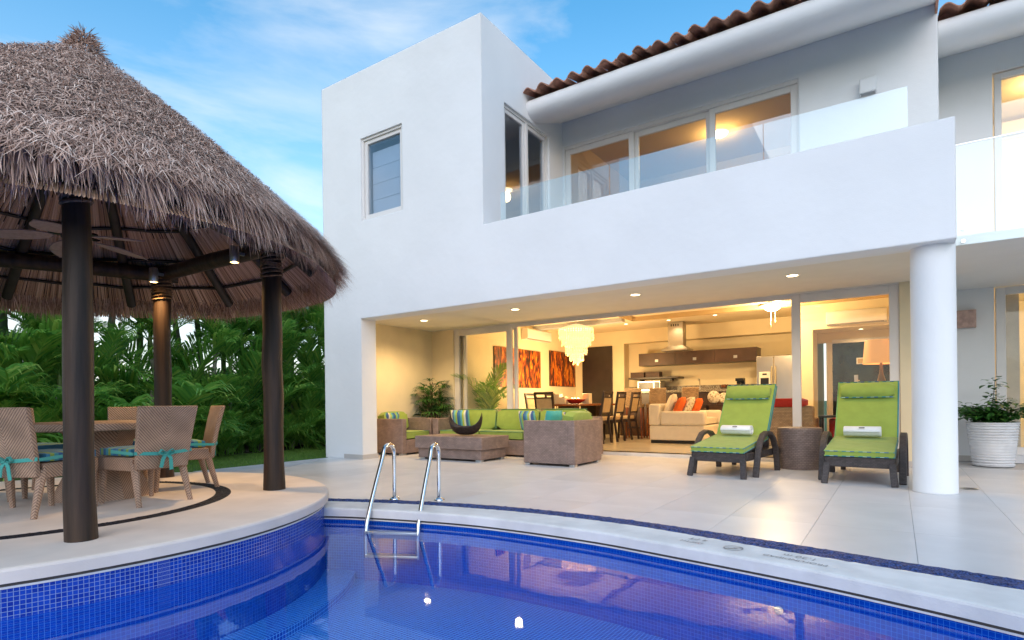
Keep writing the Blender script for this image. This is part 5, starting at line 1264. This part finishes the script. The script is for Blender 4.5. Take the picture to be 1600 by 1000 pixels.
# ------------------------------------------------------------------ living corner
t_ = thing('white_sofa', 'cream upholstered sofa seen from its arm end inside', 'sofa', (-4.12,12.75,.06)); YL = 1.55
pbox('plinth', BLACKM, t_, -.60,.60,.04,YL-.04,0,.07); pbox('base', CREAM, t_, -.62,.62,.0,YL,.07,.40,.03,3)
pbox('back', CREAM, t_, -.64,-.38,.001,YL-.001,.401,.90,.05,3)
for y0 in (0,YL-.22): pbox('arm', CREAM, t_, -.379,.64,y0,y0+.22,.401,.73,.06,3)
cushion(.92,1.08,.18,.3,8,TR(.12,YL/2,.405)).build('seat_cushion', CREAM, t_, smooth=True)
for k, (x,y,z,rx,rz,mt,lab,s_) in enumerate(((-4.36,13.12,.93,R(22),R(100),CREAM,'large cream pillow leaning in the white sofa corner',.55),(-4.14,13.10,.90,R(24),R(96),ORANGE,'orange pillow nearest the arm of white sofa',.46),(-4.02,13.38,.90,R(24),R(92),PRINT,'cream printed pillow between the two orange pillows on sofa',.46),(-3.92,13.66,.88,R(24),R(92),ORANGE,'orange pillow farther along the white sofa',.44))):
    pillow(x,y,z,rx,rz,mt,lab,s_)
t_ = thing('console_stand', 'low dark console behind the white sofa', 'table', (-3.62,14.55,.06)); pbox('top', DARKW, t_, -.35,.35,-.16,.16,.82,.86)
for x in (-.31,.31): pbox('leg', DARKW, t_, x-.03,x+.03,-.13,.13,0,.82)
for k, (x,r_) in enumerate(((-3.74,.155),(-3.50,.13))):
    t_ = thing('disc_ornament', ('larger patterned disc ornament behind the white sofa','smaller patterned disc ornament beside the larger one')[k], 'ornament', (x,14.52,.921))
    MB().box(-.06,.06,-.04,.04,0,.04).build('stand', DARKW, t_); o = MB().lathe([(0,-.03),(r_*.8,-.028),(r_,0),(r_*.8,.028),(0,.03)], 28, cap=False).build('disc', PRINT, t_, smooth=True); o.rotation_euler = (R(90),0,0); o.location = (0,0,r_+.03)
t_ = thing('tan_wicker_chair', 'tan wicker armchair indoors with a red cushion over its back', 'armchair', (-1.62,11.75,.06))
pbox('back', WICKN, t_, -.45,.40,-.28,-.14,.08,.84,.05,3); pbox('base', WICKN, t_, -.44,.39,-.139,.45,.08,.40,.03)
for x in (-.45,.27): pbox('arm', WICKN, t_, x,x+.13,-.139,.46,.401,.62,.03)
cushion(.62,.54,.14,.3,6,TR(-.03,.15,.40)).build('seat_cushion', RED, t_, smooth=True); cushion(.66,.20,.16,.4,8,TR(-.03,-.22,.82)).build('back_cushion', RED, t_, smooth=True)
for x in (-.38,.33):
    for y in (-.2,.38): pbox('foot', DARKW, t_, x-.03,x+.03,y-.03,y+.03,0,.08)
t_ = thing('black_side_table', 'small black side table indoors behind the right glass door', 'side table', (-.98,11.95,.06)); pbox('top', BLACKM, t_, -.20,.20,-.2,.2,.62,.66,.004)
for x in (-.17,.17):
    for y in (-.17,.17): pbox('leg', BLACKM, t_, x-.02,x+.02,y-.02,y+.02,0,.62)
t_ = thing('red_armchair', 'red upholstered armchair indoors behind the right glass door', 'armchair', (-.62,12.35,.06)); pbox('seat', RED, t_, -.30,.30,-.3,.3,.08,.40,.04,3); pbox('back', RED, t_, -.30,.30,.301,.42,.08,.78,.04,3)
for x in (-.42,.301): pbox('arm', RED, t_, x,x+.12,-.3,.42,.08,.60,.04,3)
for x in (-.26,.26):
    for y in (-.25,.36): pbox('foot', DARKW, t_, x-.025,x+.025,y-.025,y+.025,0,.08)
t_ = thing('wall_plaque', 'small pale plaque on the dark glass garden door', 'plaque', (-.56,14.90,1.86)); pbox('plate', FRAME, t_, -.17,.17,-.02,.0,-.07,.07,.004); pbox('inset', BEIGE, t_, -.145,.145,-.024,-.0205,-.05,.05)
t_ = thing('door_handle_plate', 'small brass lock plate on the dark glass garden door', 'lock', (-.74,14.90,1.42)); pbox('plate', STEEL, t_, -.04,.04,-.02,0,-.13,.13,.004); MB().tube([(0,-.02,0),(0,-.07,0),(.07,-.07,0)], .012, 8).build('lever', STEEL, t_)
